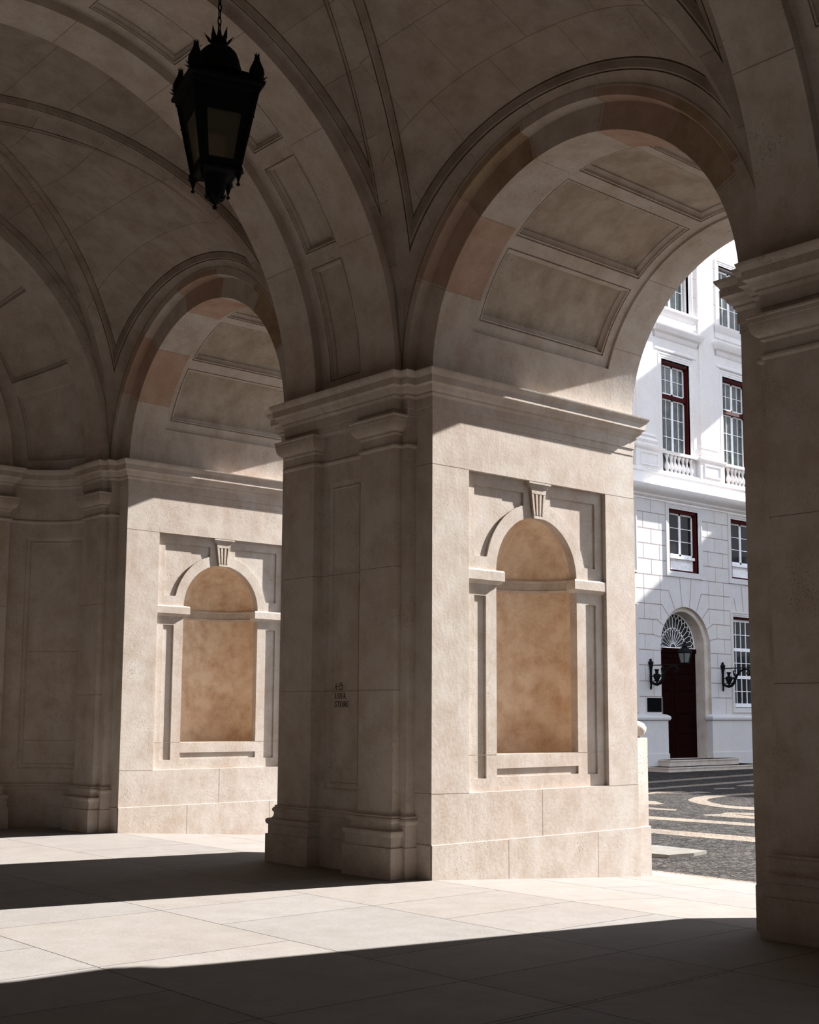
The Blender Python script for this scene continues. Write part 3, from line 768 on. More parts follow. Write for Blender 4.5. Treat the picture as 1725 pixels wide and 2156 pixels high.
mb.obj('wall_back', [M['render']], kind='structure', label='limestone rear wall of the arcade opposite the piers with an added closed vestibule', category='wall')
mb = MB(); mpw = lambda u, v, h: (-8.095, u, v)
plate(mb, mpw, -6.9, .2, -.02, 9.6, [(H_arch(YC, 1.653, 0, ZS)[0], lambda u: 0, H_arch(YC, 1.653, -.02, ZS)[2])])
mb.face([(-8.8, -8, -.02), (-8.8, 1, -.02), (-8.8, 1, 9), (-8.8, -8, 9)])
mb.obj('wall_left', [M['stone']], kind='structure', label='limestone end wall of the arcade', category='wall')
mb = MB(); mb.face([(12.4, -7, -.02), (12.4, .2, -.02), (12.4, .2, 9.6), (12.4, -7, 9.6)])  # added out of view to limit light from the right end
mb.obj('wall_right', [M['stone']], kind='structure', label='added limestone wall closing the unseen right end of the arcade', category='wall')
mb = MB(); mb.box(-8.9, 12.6, -8.0, D+.02, 9.6, 9.9); mb.face([(-8.9, D, 9.6), (-8.9, D, ZT), (-6.2-.05, D, ZT), (-6.2, D, 9.6)])  # added unseen slab that seals the interior from light above
mb.obj('roof_light_seal', [M['stone']], kind='structure', label='added roof slab sealing the arcade from light', category='roof')

# ------------------------------------------------------------------ hanging lantern
def lantern():
    LX, LY, LZ = 1.83, -3.76, 5.17
    t = thing('hanging_lantern', 'black iron lantern hanging on a chain under the vault at the top left', 'lantern', (LX, LY, LZ))
    N = 4
    def hexpt(r, z, k): a = 2*PI*k/N+math.radians(28); return (r*math.cos(a), r*math.sin(a), z)
    rb, rt, zb, zt = .185, .325, .27, .85
    fr = MB()
    for k in range(N):
        fr.tube([hexpt(rb, zb, k), hexpt(rt, zt, k)], .020, 6)
        for z, r, w in ((zb, rb, .018), (zt, rt, .022)): fr.tube([hexpt(r, z, k), hexpt(r, z, k+1)], w, 6)
        a, b = hexpt(rb, zb, k), hexpt(rb, zb, k+1); c, d = hexpt(rt, zt, k+1), hexpt(rt, zt, k)
        def P_(u, v):
            lo = [a[i]+(b[i]-a[i])*u for i in range(3)]; hi = [d[i]+(c[i]-d[i])*u for i in range(3)]
            return [lo[i]+(hi[i]-lo[i])*v for i in range(3)]
        for u0, u1, v0, v1 in ((0, .18, 0, 1), (.82, 1, 0, 1), (.18, .82, 0, .12), (.18, .82, .68, 1)): fr.face([P_(u0, v0), P_(u1, v0), P_(u1, v1), P_(u0, v1)])
        # small bosses down the corner stiles
        for f in (.18, .42, .66):
            p = [hexpt(rb, zb, k)[q]+(hexpt(rt, zt, k)[q]-hexpt(rb, zb, k)[q])*f for q in range(3)]
            fr.lathe([(0, p[2]-.012), (.014, p[2]), (0, p[2]+.012)], p[0]*1.05, p[1]*1.05, 8)
    pr = [(rt, zt-.03), (rt+.025, zt-.01), (rt+.03, zt+.015), (rt+.062, zt+.03), (rt+.066, zt+.05), (rt+.02, zt+.062), (rt-.02, zt+.08), (rt-.05, zt+.12), (rt-.08, zt+.15), (0, zt+.15)]
    for (r0, z0), (r1, z1) in zip(pr, pr[1:]):
        for k in range(N): fr.face([hexpt(r0, z0, k), hexpt(r0, z0, k+1), hexpt(r1, z1, k+1), hexpt(r1, z1, k)][:4 if r1 else 3])
    for k in range(N): fr.face([hexpt(rb, zb-.012, k), hexpt(rb, zb-.012, k+1), (0, 0, zb-.012)])
    fr.obj('frame', M['iron'], t, smooth=25)
    g = MB()
    for k in range(N): g.face([hexpt(rb-.008, zb, k), hexpt(rb-.008, zb, k+1), hexpt(rt-.008, zt, k+1), hexpt(rt-.008, zt, k)])
    g.obj('glass', M['lampglass'], t, smooth=5, label='smoky lantern glass')
    d = MB(); d.lathe([(.25, zt+.12), (.20, zt+.15), (.175, zt+.19), (.160, zt+.24), (.148, zt+.29), (.132, zt+.33), (.105, zt+.36), (.072, zt+.374), (.05, zt+.385), (.045, zt+.41), (.058, zt+.43), (.045, zt+.455), (.025, zt+.47), (0, zt+.47)], n=28)
    d.obj('dome', M['iron'], t, smooth=40)
    def leaf(mb, p, q, w):
        p, q = Vector(p), Vector(q); ax = (q-p); s_ = ax.cross(Vector((0, 0, 1))); s_ = s_.normalized() if s_.length > 1e-3 else Vector((1, 0, 0)); m_ = p+ax*.4
        nn = ax.cross(s_).normalized()*w*.4
        for sg in (nn, -nn):
            mb.face([p-s_*w*.6, m_-s_*w+sg, q]); mb.face([p+s_*w*.6, q, m_+s_*w+sg]); mb.face([p-s_*w*.6, p+s_*w*.6, m_+s_*w+sg, m_-s_*w+sg]); mb.face([m_-s_*w+sg, m_+s_*w+sg, q])
    cr = MB()
    for k in range(8):
        a = 2*PI*k/8+.3; r2, h2 = ((.11, .085) if k % 2 else (.075, .13))
        leaf(cr, (.045*math.cos(a), .045*math.sin(a), zt+.40), (r2*math.cos(a), r2*math.sin(a), zt+.40+h2), .016)
    cr.obj('leaf_crown', M['iron'], t, smooth=10)
    for k in range(N):
        b = MB(); x, y, _ = hexpt(rt-.01, 0, k); z = zt+.055
        b.lathe([(.018, z), (.028, z+.008), (.048, z+.035), (.056, z+.07), (.050, z+.105), (.032, z+.145), (.018, z+.18), (.021, z+.19), (.012, z+.20), (0, z+.202)], x, y, 16)
        for q in range(8):
            a = 2*PI*q/8; leaf(b, (x+.02*math.cos(a), y+.02*math.sin(a), z+.01), (x+.085*math.cos(a), y+.085*math.sin(a), z+.045), .011)
            leaf(b, (x+.010*math.cos(a), y+.010*math.sin(a), z+.19), (x+.022*math.cos(a), y+.022*math.sin(a), z+.225), .005)
        b.obj('pomegranate_finial', M['iron'], t, smooth=40)
    for k in range(N):
        b = MB(); x, y, _ = hexpt(rb+.0, 0, k); z = zb
        b.lathe([(.03, z+.02), (.034, z-.01), (.024, z-.03), (.014, z-.06), (.006, z-.085), (.006, z-.095), (.014, z-.103), (.014, z-.113), (0, z-.122)], x, y, 12)
        for q in range(5):
            a = 2*PI*q/5; leaf(b, (x+.018*math.cos(a), y+.018*math.sin(a), z-.03), (x+.05*math.cos(a), y+.05*math.sin(a), z-.01), .007)
        b.obj('drop_finial', M['iron'], t, smooth=40)
    b = MB(); b.lathe([(.13, zb), (.095, zb-.02), (.078, zb-.07), (.068, zb-.14), (.052, zb-.18), (.032, zb-.215), (.010, zb-.232), (.010, zb-.238), (.018, zb-.248), (.016, zb-.262), (0, zb-.27)], n=20)
    for q in range(8):
        a = 2*PI*q/8; leaf(b, (.05*math.cos(a), .05*math.sin(a), zb-.20), (.085*math.cos(a), .085*math.sin(a), zb-.15), .014)
    b.obj('base_drop', M['iron'], t, smooth=40)
    ch = MB(); z = zt+.48; i = 0
    while z < 8.36-LZ:
        pts = []
        for k in range(12):
            a = 2*PI*k/12; u = .012*math.cos(a); w = .034*math.sin(a)
            pts.append((u, 0, z+w) if i % 2 else (0, u, z+w))
        ch.tube(pts, .0055, 6, close=True); z += .054; i += 1
    ch.obj('chain', M['iron'], t)
    return t
lantern()

# ------------------------------------------------------------------ white building across the square
XB = -18.158
F = lambda u, v, h: (XB+h, u, v)
bd = thing('building', 'white stone building across the square with red-framed windows and arched maroon door', 'building', (XB, 28.5, zg))
BL = (-XB, -28.5, -zg)
def bobj(mb, name, mats, parent=None, **k): 
    o = mb.obj(name, mats, parent or bd, loc=BL if (parent is None) else (0, 0, 0), **k); return o
M['facadelow'] = stone('darker ground storey limestone', (.56, .555, .57), (.58, .56, .55), (.88, .87, .87), pits=.3, stain=.4, scale=.5)  # ground storey set darker than the facade limestone above
FCL = [M['facadelow'], M['facjoint'], M['step']]
FC = [M['facade'], M['facjoint'], M['step'], M['red'], M['white']]
Y0, Y1 = 14.0, 44.0
PB = 3.715; YD = 28.505
cen = [YD+i*PB for i in (-3, -2, -1, 0, 1, 2, 3)]
su = -.22   # set-back of the upper storeys
door = H_arch(YD, 1.435, -.3, 3.95, 40)
gh = [door]+[H_rect(c-.845, c+.845, 6.63, 8.85) for c in cen]+[H_rect(c-.845, c+.845, 1.86, 5.20) for c in cen if abs(c-YD) > 1]
mb = MB(); plate(mb, F, Y0, Y1, zg, 9.05, gh)
for H in gh[1:]: hole_fill(mb, F, H, 0, -.42, cap=False)
rowz = [2.206, 2.731, 3.276, 3.802, 4.335, 4.857, 5.397, 5.912, 6.412, 6.951, 7.492, 8.016, 8.581]
bays = [c+PB/2 for c in cen[:-1]]
def gl(a, b, w=.032): line(mb, F, a, b, w, .003, 1)
for bc in bays:
    for i, z in enumerate(rowz):
        near = abs(bc+PB/2-YD) < .1, abs(bc-PB/2-YD) < .1
        a, b = bc-.86, bc+.86
        if z < 6.3 and near[0]: a, b = bc-.86, {2.206: 27.05, 2.731: 27.05, 3.276: 27.05, 3.802: 27.05, 4.335: 26.7, 4.857: 26.95, 5.397: 27.2, 5.912: 27.57}[z]
        if z < 6.3 and near[1]: a, b = {2.206: 29.96, 2.731: 29.96, 3.276: 29.96, 3.802: 29.96, 4.335: 30.3, 4.857: 30.1, 5.397: 29.85, 5.912: 29.46}[z], bc+.86
        gl((a, z), (b, z))
    zz = [1.62]+rowz+[9.05]
    for i in range(len(zz)-1):
        xs = [bc] if i % 2 == (1) else [bc-.44, bc+.46]
        if i == 7: xs = [bc-.44, bc+.46]
        for x in xs: gl((x, zz[i]), (x, zz[i+1]), .018)
for s in ([(28.21, 6.40), (28.33, 5.38)], [(28.88, 6.40), (28.76, 5.38)], [(27.57, 5.91), (27.91, 5.27)], [(27.19, 5.39), (27.55, 5.03)], [(26.93, 4.85), (27.25, 4.67)], [(26.68, 4.33), (27.08, 4.26)],
          [(29.17, 5.27), (29.46, 5.91)], [(29.50, 5.03), (29.86, 5.39)], [(29.78, 4.67), (30.12, 4.85)], [(29.91, 4.26), (30.32, 4.33)]):
    gl(*s)
for c in cen:
    if abs(c-YD) > 1:
        for sg in (-1, 1): gl((c+sg*.27, 6.40), (c+sg*.17, 5.42)); gl((c+sg*.75, 5.91), (c+sg*.62, 5.42))
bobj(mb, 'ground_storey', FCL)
# door surround
mb = MB(); hole_fill(mb, F, door, 0, -.12, cap=False, mat=2)
def ringf(r0, h0, r1, h1, mat=2, n=40):
    A = [PI*i/n for i in range(n+1)]
    g = lambda r, a, h: F(YD-r*math.cos(a), 3.95+r*math.sin(a), h)
    for a, b in zip(A, A[1:]): mb.face([g(r0, a, h0), g(r0, b, h0), g(r1, b, h1), g(r1, a, h1)], mat)
    for sg in (-1, 1): mb.face([F(YD+sg*r0, zg, h0), F(YD+sg*r0, 3.95, h0), F(YD+sg*r1, 3.95, h1), F(YD+sg*r1, zg, h1)], mat)
ringf(1.435, -.12, 1.40, -.13); ringf(1.40, -.13, 1.29, -.13); ringf(1.29, -.13, 1.27, -.16); ringf(1.27, -.16, 1.27, -.62)
bobj(mb, 'door_surround', FC, label='pale arched stone door surround')
# door leaves
mb = MB()
zd0, zd1 = .075, 3.86
for sg in (-1, 1):
    a, b = (YD-1.27, YD-.012) if sg < 0 else (YD+.012, YD+1.27)
    pan = [H_rect(a+.16, b-.14, z0, z1) for z0, z1 in ((.35, .95), (1.10, 1.65), (1.80, 2.45), (2.60, 3.05), (3.20, 3.62))]
    plate(mb, F, a, b, zd0, zd1, pan, h=-.55)
    for p in pan:
        frame(mb, F, p[0][0], p[0][1], p[1](0), p[2](0), [(0, -.55), (.03, -.575), (.05, -.575), (.12, -.555)], cap=True)
    mb.face([F(a, zd0, -.55), F(a, zd1, -.55), F(a, zd1, -.6), F(a, zd0, -.6)])
mb.prism([(YD-1.27, 3.80), (YD+1.27, 3.80), (YD+1.27, 3.95), (YD-1.27, 3.95)], F, -.6, -.50)
bobj(mb, 'door', [M['door']], label='dark maroon panelled double door')
# fanlight
mb = MB(); n = 24
mb.face([F(YD-1.27*math.cos(PI*i/n), 3.95+1.27*math.sin(PI*i/n), -.60) for i in range(n+1)])
bobj(mb, 'fanlight_glass', [M['pane']])
mb = MB(); g = lambda r, a, h=-.575: F(YD-r*math.cos(a), 3.95+r*math.sin(a), h)
arc_ = lambda r, a0, a1, n=24: [g(r, a0+(a1-a0)*i/n) for i in range(n+1)]
mb.tube(arc_(1.25, 0, PI), .028, 4); mb.tube([g(1.25, 0), g(1.25, PI)], .032, 4); mb.tube(arc_(.72, 0, PI), .016, 4); mb.tube(arc_(.16, 0, PI, 10), .014, 4)
for i in range(13):
    a = PI*(i+.5)/13; mb.tube([g(.16, a), g(.60, a)], .011, 4); 
    mb.tube([g(.60, a), g(.72, a-PI/26)], .010, 4); mb.tube([g(.60, a), g(.72, a+PI/26)], .010, 4)
for i in range(17):
    a = PI*(i+.5)/17; mb.tube([g(.72, a), g(1.04, a)], .011, 4)
    mb.tube([g(1.04, a), g(1.13, a+PI/52), g(1.22, a+PI/34)], .010, 4); mb.tube([g(1.04, a), g(1.13, a-PI/52), g(1.22, a-PI/34)], .010, 4)
    p = g(.72, a); 
for i in range(17):
    a = PI*i/17
    if i: mb.tube([g(1.04, a-PI/34), g(1.12, a-PI/60), g(1.16, a), g(1.12, a+PI/60), g(1.04, a+PI/34)], .009, 4)
bobj(mb, 'fanlight_tracery', [M['white']], label='white radial fanlight tracery')
# base storey with torus
for a, b in ((Y0, YD-1.435+.03), (YD+1.435-.03, Y1)):
    mb = MB(); E = .15
    path = [(XB+0, b), (XB+0, a)]
    path = [(XB-.12, b), (XB, b), (XB, a), (XB-.12, a)]
    mb.sweep([(x, y) for x, y in path], [(.16, zg-.02), (.16, .275), (.135, .285), (.135, 1.385), (.15, 1.39), (.185, 1.41), (.205, 1.45), (.21, 1.49), (.20, 1.53), (.17, 1.565), (.13, 1.58), (.10, 1.60), (0, 1.62)])
    bobj(mb, 'plinth_course', FCL)
# window surrounds and sashes
def surround(c, z0, z1, h, w, hw, name='window_surround', ext=0, bottom=True):
    mb = MB(); 
    a, b = c-hw, c+hw
    pr = [(w, 0), (w, .045), (w-.05, .045), (w-.06, .03), (w*.35, .03), (w*.30, .018), (0, .018), (0, -.10)]
    def pt(i, hh): return [(a-i, z0-(i if bottom else 0)), (b+i, z0-(i if bottom else 0)), (b+i, z1+i), (a-i, z1+i)]
    for (i0, h0), (i1, h1) in zip(pr, pr[1:]):
        A, B = pt(i0, h0), pt(i1, h1)
        for k in range(4):
            if not bottom and k == 0: continue
            j = (k+1) % 4
            mb.face([F(*A[k], h+h0), F(*A[j], h+h0), F(*B[j], h+h1), F(*B[k], h+h1)], 0)
    return bobj(mb, name, FCL if z1 < 9 else FC)
def sash(c, hw, z0, z1, h, cols, rows, panel=0, transom=None, glass='pane', casing=True, red='red'):
    """white sash in a red casing, h = plane of the glass"""
    mb = MB(); a, b = c-hw, c+hw; zt0 = z0+panel
    if casing:
        k = MB()
        for u0, u1, v0, v1 in ((a, a+.05, z0, z1), (b-.05, b, z0, z1), (a, b, z1-.09, z1), (a, b, z0, z0+.04)): k.prism([(u0, v0), (u1, v0), (u1, v1), (u0, v1)], F, h-.06, h+.17)
    zones = [(zt0+(.04), z1-.09)] if transom is None else [(zt0+.04, transom-.06), (transom+.06, z1-.09)]
    if casing and transom: k.prism([(a, transom-.07), (b, transom-.07), (b, transom+.07), (a, transom+.07)], F, h-.06, h+.12)
    aa, bb = a+.06, b-.06; mid = (aa+bb)/2
    for zi, (v0, v1) in enumerate(zones):
        for L_, R_ in ((aa, mid), (mid, bb)):
            for u0, u1, w0, w1 in ((L_, L_+.055, v0, v1), (R_-.055, R_, v0, v1), (L_, R_, v0, v0+.09), (L_, R_, v1-.06, v1)): mb.prism([(u0, w0), (u1, w0), (u1, w1), (u0, w1)], F, h-.02, h+.03)
            nr = rows[zi] if isinstance(rows, (list, tuple)) else rows
            for q in range(1, cols):
                u = L_+.055+(R_-L_-.11)*q/cols; mb.prism([(u-.012, v0), (u+.012, v0), (u+.012, v1), (u-.012, v1)], F, h-.01, h+.02)
            for q in range(1, nr):
                v = v0+.09+(v1-.06-v0-.09)*q/nr; mb.prism([(L_, v-.012), (R_, v-.012), (R_, v+.012), (L_, v+.012)], F, h-.01, h+.021)
    if panel:
        mb.prism([(aa-.02, zt0-.05), (bb+.02, zt0-.05), (bb+.02, zt0+.05), (aa-.02, zt0+.05)], F, h-.02, h+.12)
        for L_, R_ in ((aa, mid), (mid, bb)):
            frame(mb, F, L_, R_, z0+.02, zt0-.05, [(0, h+.03), (.06, h+.03), (.08, h+.01), (.14, h+.025)], cap=True)
    o = bobj(mb, 'window', [M['white']])
    if casing: k.obj('casing', [M[red]], o, label='dark red wooden casing')
    p = MB(); p.face([F(aa, zt0, h), F(bb, zt0, h), F(bb, z1-.05, h), F(aa, z1-.05, h)]); p.obj('pane', [M[glass]], o)
    return o
vis = cen[1:6]
for c in vis:
    surround(c, 6.63, 8.85, 0, .20, .845); sash(c, .80, 6.65, 8.83, -.20, 1, 3, panel=.50)
    if abs(c-YD) > 1: surround(c, 1.86, 5.20, 0, .18, .845); 
for c in vis:
    if abs(c-YD) > 1:
        # tall barred sash of the ground floor
        mb = MB(); a, b = c-.80, c+.80; h = -.18
        for u in [a+(b-a)*q/5 for q in range(6)]: w = .028 if u in (a, b) else .014; mb.prism([(u-w, 1.9), (u+w, 1.9), (u+w, 5.1), (u-w, 5.1)], F, h-.02, h+.03)
        for v, w in ((1.95, .07), (2.46, .014), (2.98, .06), (3.5, .014), (4.0, .06), (4.55, .014), (5.08, .05)): mb.prism([(a, v-w), (b, v-w), (b, v+w), (a, v+w)], F, h-.02, h+.035)
        o = bobj(mb, 'window', [M['white']])
        p = MB(); p.face([F(a, 1.88, h), F(b, 1.88, h), F(b, 5.15, h), F(a, 5.15, h)]); p.obj('pane', [M['pane']], o)
        k = MB(); k.prism([(a-.04, 5.12), (b+.04, 5.12), (b+.04, 5.2), (a-.04, 5.2)], F, h-.02, h+.14); k.obj('casing', [M['red']], o, label='dark red wooden casing')
# entablature between storeys
mb = MB(); mb.sweep([(XB, Y1), (XB, Y0)], [(0, 9.03), (.03, 9.05), (.03, 9.10), (.07, 9.12), (.12, 9.17), (.13, 9.21), (.17, 9.24), (.30, 9.30), (.36, 9.38), (.40, 9.46), (.41, 9.50), (.02, 9.56)])
mb.sweep([(XB, Y1), (XB, Y0)], [(0.02, 9.56), (.02, 10.02), (.05, 10.02), (.05, 10.06), (-.22, 10.06)])
bobj(mb, 'belt_cornice', FC)
# upper storeys
up = [H_rect(c-.825, c+.825, 10.06, 14.36) for c in cen]+[H_rect(c-.90, c+.90, 16.3, 18.72) for c in cen]
mb = MB(); plate(mb, F, Y0, Y1, 10.04, 23.5, up, h=su)
for H in up: hole_fill(mb, F, H, su, su-.42, cap=False)
for i in range(18):
    z = 10.6+i*.72
    for bc in bays: line(mb, F, (bc-.85, z), (bc+.85, z), .012, su+.002, 1)
bobj(mb, 'upper_storeys', FC)
for c in vis:
    surround(c, 10.06, 14.36, su, .21, .825, bottom=False)
    sash(c, .78, 10.1, 14.3, su-.20, 2, [4, 2], transom=13.03, glass='curtain')
    # hood over the window
    mb = MB()
    mb.sweep([(XB+su-.02, c+1.16), (XB+su, c+1.16), (XB+su, c-1.16), (XB+su-.02, c-1.16)], [(.02, 14.62), (.06, 14.66), (.06, 14.72), (.03, 14.76), (.03, 15.08), (.07, 15.12), (.10, 15.18), (.12, 15.26), (.22, 15.32), (.26, 15.40), (.30, 15.48), (.31, 15.54), (0, 15.60)])
    bobj(mb, 'window_hood', FC)
    mb = MB(); mb.sweep([(XB+su-.02, c+1.42), (XB+su, c+1.42), (XB+su, c+1.07), (XB+su-.02, c+1.07)], [(.035, 11.0), (.035, 15.08)]); mb.sweep([(XB+su-.02, c-1.07), (XB+su, c-1.07), (XB+su, c-1.42), (XB+su-.02, c-1.42)], [(.035, 11.0), (.035, 15.08)])
    mb.sweep([(XB+su-.02, c+1.2), (XB+su, c+1.2), (XB+su, c-1.2), (XB+su-.02, c-1.2)], [(.0, 15.78), (.05, 15.80), (.05, 16.0), (.10, 16.08), (.13, 16.18), (.15, 16.24), (.15, 16.29), (0, 16.30)])
    bobj(mb, 'window_sill', FC)
    surround(c, 16.32, 18.72, su, .2, .90, bottom=False)
    sash(c, .86, 16.34, 18.7, su-.22, 2, 3, glass='curtain', casing=False)
for bc in bays:
    # pilaster strips, pedestals with sunk panels, balustrades
    mb = MB(); q = [(XB+su-.02, bc+.40), (XB+su, bc+.40), (XB+su, bc-.40), (XB+su-.02, bc-.40)]
    mb.sweep(q, [(.14, 10.98), (.14, 11.08), (.17, 11.12), (.18, 11.18), (.15, 11.24), (.11, 11.27), (.10, 11.31), (.13, 11.35), (.12, 11.41), (.08, 11.45), (.08, 23.4)])
    bobj(mb, 'pilaster_strip', FC)
    mb = MB(); q = [(XB-.3, bc+.72), (XB-.02, bc+.72), (XB-.02, bc-.72), (XB-.3, bc-.72)]
    mb.sweep(q, [(.05, 10.03), (.05, 10.12), (.02, 10.15), (.02, 10.80), (.05, 10.83), (.09, 10.88), (.10, 10.95), (0, 10.98)]); 
    mb.face([(XB-.3, bc+.72, 10.98), (XB-.02, bc+.72, 10.98), (XB-.02, bc-.72, 10.98), (XB-.3, bc-.72, 10.98)])
    frame(mb, lambda u, v, h: F(u, v, h-.0), bc-.5, bc+.5, 10.25, 10.72, [(0, .001), (0, .03), (.04, .03), (.06, .004)], cap=False)
    bobj(mb, 'pedestal', FC)
for c in vis:
    mb = MB(); mb.sweep([(XB-.25, c+1.15), (XB-.04, c+1.15), (XB-.04, c-1.15), (XB-.25, c-1.15)], [(.0, 10.82), (.04, 10.84), (.05, 10.90), (.05, 10.93), (0, 10.95)]); mb.face([(XB-.25, c+1.15, 10.95), (XB-.04, c+1.15, 10.95), (XB-.04, c-1.15, 10.95), (XB-.25, c-1.15, 10.95)])
    mb.sweep([(XB-.25, c+1.15), (XB-.04, c+1.15), (XB-.04, c-1.15), (XB-.25, c-1.15)], [(.03, 10.05), (.03, 10.16), (0, 10.18)])
    bobj(mb, 'handrail', FC)
bal = MB(); bal.lathe([(.06, 10.17), (.085, 10.17), (.085, 10.21), (.05, 10.24), (.05, 10.26), (.085, 10.32), (.095, 10.38), (.08, 10.46), (.045, 10.56), (.035, 10.64), (.045, 10.67), (.055, 10.68), (.045, 10.70), (.07, 10.75), (.08, 10.78), (.08, 10.83)], n=12)
b0 = None
for c in vis:
    for i in range(7):
        y = c-.70+i*1.4/6
        if b0 is None: b0 = bal.obj('baluster', FC, bd, loc=(-.14, y-28.5, .30)); continue
        b = b0.copy(); C.objects.link(b); b.parent = bd; b.location = (-.14, y-28.5, .30)
mb = MB(); mb.box(XB-12, XB-.7, Y0, Y1, 22.9, 23.5); mb.sweep([(XB+su, Y1), (XB+su, Y0)], [(0, 22.2), (.1, 22.3), (.15, 22.6), (.5, 22.9), (.6, 23.3), (0, 23.5)])
mb.box(XB-12, XB-.9, Y0, Y1, zg, 9.0); mb.box(XB-12, XB-.9, Y0, Y1, 9.0, 23.0)
bobj(mb, 'main_block', FC)
# return wing of the square that throws the long diagonal shadow
t = thing('building', 'pale wing closing the far side of the square outside the view with an added shadow screen on top', 'building', (-8, 46, zg))
mb = MB(); mb.box(-12, 14, 0, 12, 0, 18.9); mb.box(-12, 0, 0.02, .8, 23.2, 26.6); mb.box(-12, -11.2, .02, 12, 18.9, 23.2); mb.box(-.8, 0, .02, 12, 18.9, 23.2)  # upper screen and posts are added, leaving a gap for a sunlit band
mb.obj('wall', [M['facade']], t)
for i in range(8):
    for z in (2, 7, 12.5):
        k = MB(); k.box(-10.6+i*3.1, -9.2+i*3.1, -.05, .02, z, z+2.8); k.obj('window', [M['pane']], t)

# steps, plaque, wall lanterns
for i, (h1, y0, y1, z0, z1, lab) in enumerate(((.62, 26.62, 30.6, -.14, .075, 'upper pale stone doorstep below the maroon door'), (1.05, 26.0, 31.4, -.32, -.14, 'lower broad pale stone doorstep on the cobbles'))):
    mb = MB(); 
    mb.prism([(y0, z0), (y1, z0), (y1, z1-.03), (y1, z1), (y0, z1), (y0, z1-.03)], F, -.62 if i == 0 else .1, h1, 0, True)
    mb.prism([(y0-.02, z1-.05), (y1+.02, z1-.05), (y1+.02, z1), (y0-.02, z1)], F, .1, h1+.03, 0, True)
    mb.obj('doorstep', [M['step']], label=lab, category='step')
mb = MB(); mb.prism([(26.27, 1.69), (27.02, 1.69), (27.02, 2.16), (26.27, 2.16)], F, 0, .03, 0, True); mb.prism([(26.30, 1.72), (26.99, 1.72), (26.99, 2.13), (26.30, 2.13)], F, .03, .034)
mb.obj('plaque', [M['plaque']], label='dark rectangular plaque on the white wall left of the maroon door', category='plaque')
def wall_lantern(y, lab):
    t = thing('wall_lantern', lab, 'lantern', (XB, y, 2.47), group='iron wall lanterns beside the arched door')
    b = MB()  # back plate in the wall, tapering foot and knob
    b.tube([(.05, 0, -.02), (.04, 0, .03), (.055, 0, .10), (.045, 0, .3), (.05, 0, .55), (.055, 0, .70), (.06, 0, .80), (.055, 0, .90)], [.02, .035, .03, .045, .04, .05, .075, .03], 8)
    b.lathe([(0, .80), (.075, .83), (.095, .88), (.07, .93), (.035, .96), (.045, .99), (.03, 1.02), (0, 1.03)], .05, 0, 12)
    b.obj('back_plate', M['iron'], t, smooth=50)
    b = MB(); L = 1.48
    b.tube([(.05, 0, .80), (L+.02, 0, .80)], .018, 6)
    b.tube([(.07, 0, .25), (.16, 0, .17), (.30, 0, .14), (.42, 0, .18), (.52, 0, .28), (.58, 0, .42), (.66, 0, .56), (.78, 0, .68), (.95, 0, .75), (1.10, 0, .74), (1.20, 0, .66), (1.19, 0, .57), (1.11, 0, .54), (1.05, 0, .59), (1.08, 0, .65)], [.035, .045, .05, .055, .055, .05, .045, .04, .035, .03, .03, .028, .025, .022, .02], 8)
    b.tube([(.55, 0, .36), (.50, 0, .48), (.44, 0, .46), (.46, 0, .40)], .025, 6)
    b.tube([(.60, 0, .47), (.52, 0, .58), (.50, 0, .68), (.56, 0, .72), (.60, 0, .67)], [.035, .03, .026, .024, .02], 6)
    b.obj('scroll_arm', M['iron'], t, smooth=50)
    b = MB(); cx_ = .30
    b.lathe([(0, .58), (.02, .60), (.03, .63), (.085, .66), (.075, .62), (.05, .585), (.06, .56), (.05, .54), (.045, .52), (.11, .49), (.12, .42), (.10, .34), (.06, .27), (.03, .22), (.05, .19), (0, .16)], cx_, 0, 10)
    b.tube([(.08, 0, .43), (.52, 0, .41)], .022, 6); b.tube([(.18, 0, .27), (.42, 0, .26)], .02, 6)
    b.obj('crest', M['iron'], t, smooth=50)
    b = MB(); z = .82
    hexs = lambda r, z_, k: (L+.84*r*math.cos(2*PI*k/6), .84*r*math.sin(2*PI*k/6), z+(z_-z)*.94)
    for k in range(6):
        b.tube([hexs(.19, z+.02, k), hexs(.285, z+.38, k)], .014, 5)
        for r, zz_ in ((.19, z+.02), (.285, z+.38)): b.tube([hexs(r, zz_, k), hexs(r, zz_, k+1)], .016, 5)
        for (r0, z0), (r1, z1) in (((.29, z+.38), (.31, z+.41)), ((.31, z+.41), (.24, z+.50)), ((.24, z+.50), (.13, z+.57))): b.face([hexs(r0, z0, k), hexs(r0, z0, k+1), hexs(r1, z1, k+1), hexs(r1, z1, k)])
        b.face([hexs(.19, z+.02, k), hexs(.19, z+.02, k+1), (L, 0, z)])
    b.lathe([(.11, z+.53), (.08, z+.56), (.12, z+.58), (.07, z+.62), (.04, z+.66), (.05, z+.70), (0, z+.73)], L, 0, 10)
    b.obj('lamp_head', M['iron'], t, smooth=30)
    g_ = MB()
    for k in range(6): g_.face([hexs(.185, z+.03, k), hexs(.185, z+.03, k+1), hexs(.28, z+.37, k+1), hexs(.28, z+.37, k)])
    g_.obj('lamp_glass', M['lamppane'], t, smooth=5)
    return t
w1 = wall_lantern(26.44, 'black iron wall lantern on the white wall left of the maroon door')
w2 = copy_tree(w1); w2.location = (XB, 30.60, 2.47); w2['label'] = 'black iron scroll bracket lantern right of the maroon door before the barred window'

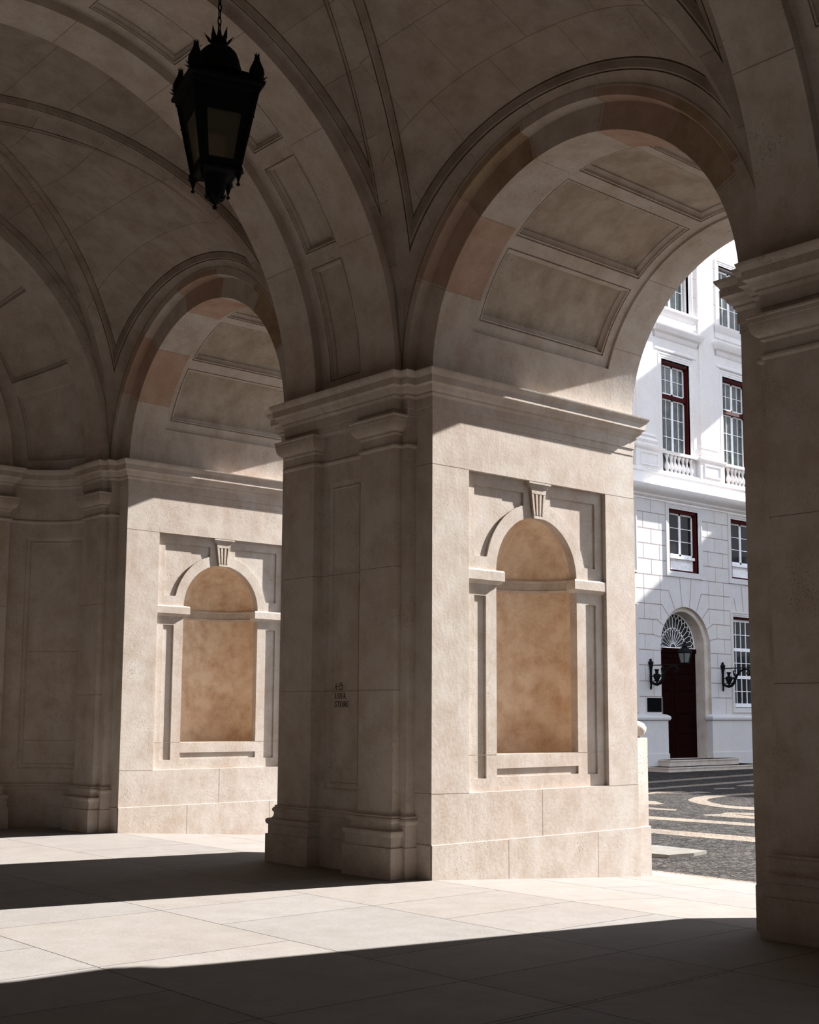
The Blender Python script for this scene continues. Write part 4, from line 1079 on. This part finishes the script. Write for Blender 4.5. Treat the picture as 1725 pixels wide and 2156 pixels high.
# ------------------------------------------------------------------ light
sun = bpy.data.lights.new('sun', 'SUN'); so = bpy.data.objects.new('sun', sun); C.objects.link(so)
dirv = Vector((-.215, -1, -.655)).normalized()
so.rotation_euler = dirv.to_track_quat('-Z', 'Y').to_euler(); so.location = (10, 40, 30)
sun.energy = 21.5; sun.angle = math.radians(.53); sun.color = (1.0, .96, .915)
w = bpy.data.worlds.new('sky'); sc.world = w; w.use_nodes = True; nt = w.node_tree
bg = nt.nodes['Background']
tcw = nd(nt, 'ShaderNodeTexCoord'); sep = nd(nt, 'ShaderNodeSeparateXYZ'); nt.links.new(tcw.outputs['Generated'], sep.inputs[0])
rw = ramp(nt, [(.46, (.34, .31, .28)), (.5, (.93, .95, 1.0)), (.75, (.80, .87, 1.0)), (1, (.66, .78, 1.0))])
mr = nd(nt, 'ShaderNodeMath', operation='MULTIPLY_ADD'); nt.links.new(sep.outputs[2], mr.inputs[0]); mr.inputs[1].default_value = .5; mr.inputs[2].default_value = .5
nt.links.new(mr.outputs[0], rw.inputs[0]); nt.links.new(rw.outputs[0], bg.inputs[0]); bg.inputs[1].default_value = 1.7

# ------------------------------------------------------------------ camera
cam = bpy.data.cameras.new('camera'); co = bpy.data.objects.new('camera', cam); C.objects.link(co); sc.camera = co
f_px = 2678.551; cam.sensor_fit = 'VERTICAL'; cam.sensor_height = 36; cam.lens = f_px/2156*36
cam.shift_x = (862.5-872.492)/2156; cam.shift_y = (1164.781-1078)/2156
yaw, pitch, roll = map(math.radians, (48.735, 7.175, .264))
fw = Vector((-math.sin(yaw)*math.cos(pitch), math.cos(yaw)*math.cos(pitch), math.sin(pitch)))
rt = Vector((math.cos(yaw), math.sin(yaw), 0)); upv = rt.cross(fw)
r2 = rt*math.cos(roll)+upv*math.sin(roll); u2 = -rt*math.sin(roll)+upv*math.cos(roll)
co.matrix_world = Matrix(((r2.x, u2.x, -fw.x, 9.344), (r2.y, u2.y, -fw.y, -8.437), (r2.z, u2.z, -fw.z, 1.6), (0, 0, 0, 1)))
cam.clip_start = .05; cam.clip_end = 300
sc.view_settings.view_transform = 'Standard'; sc.view_settings.look = 'None'; sc.view_settings.gamma = 1
sc.view_settings.exposure = 0.0
sc.view_settings.use_curve_mapping = False
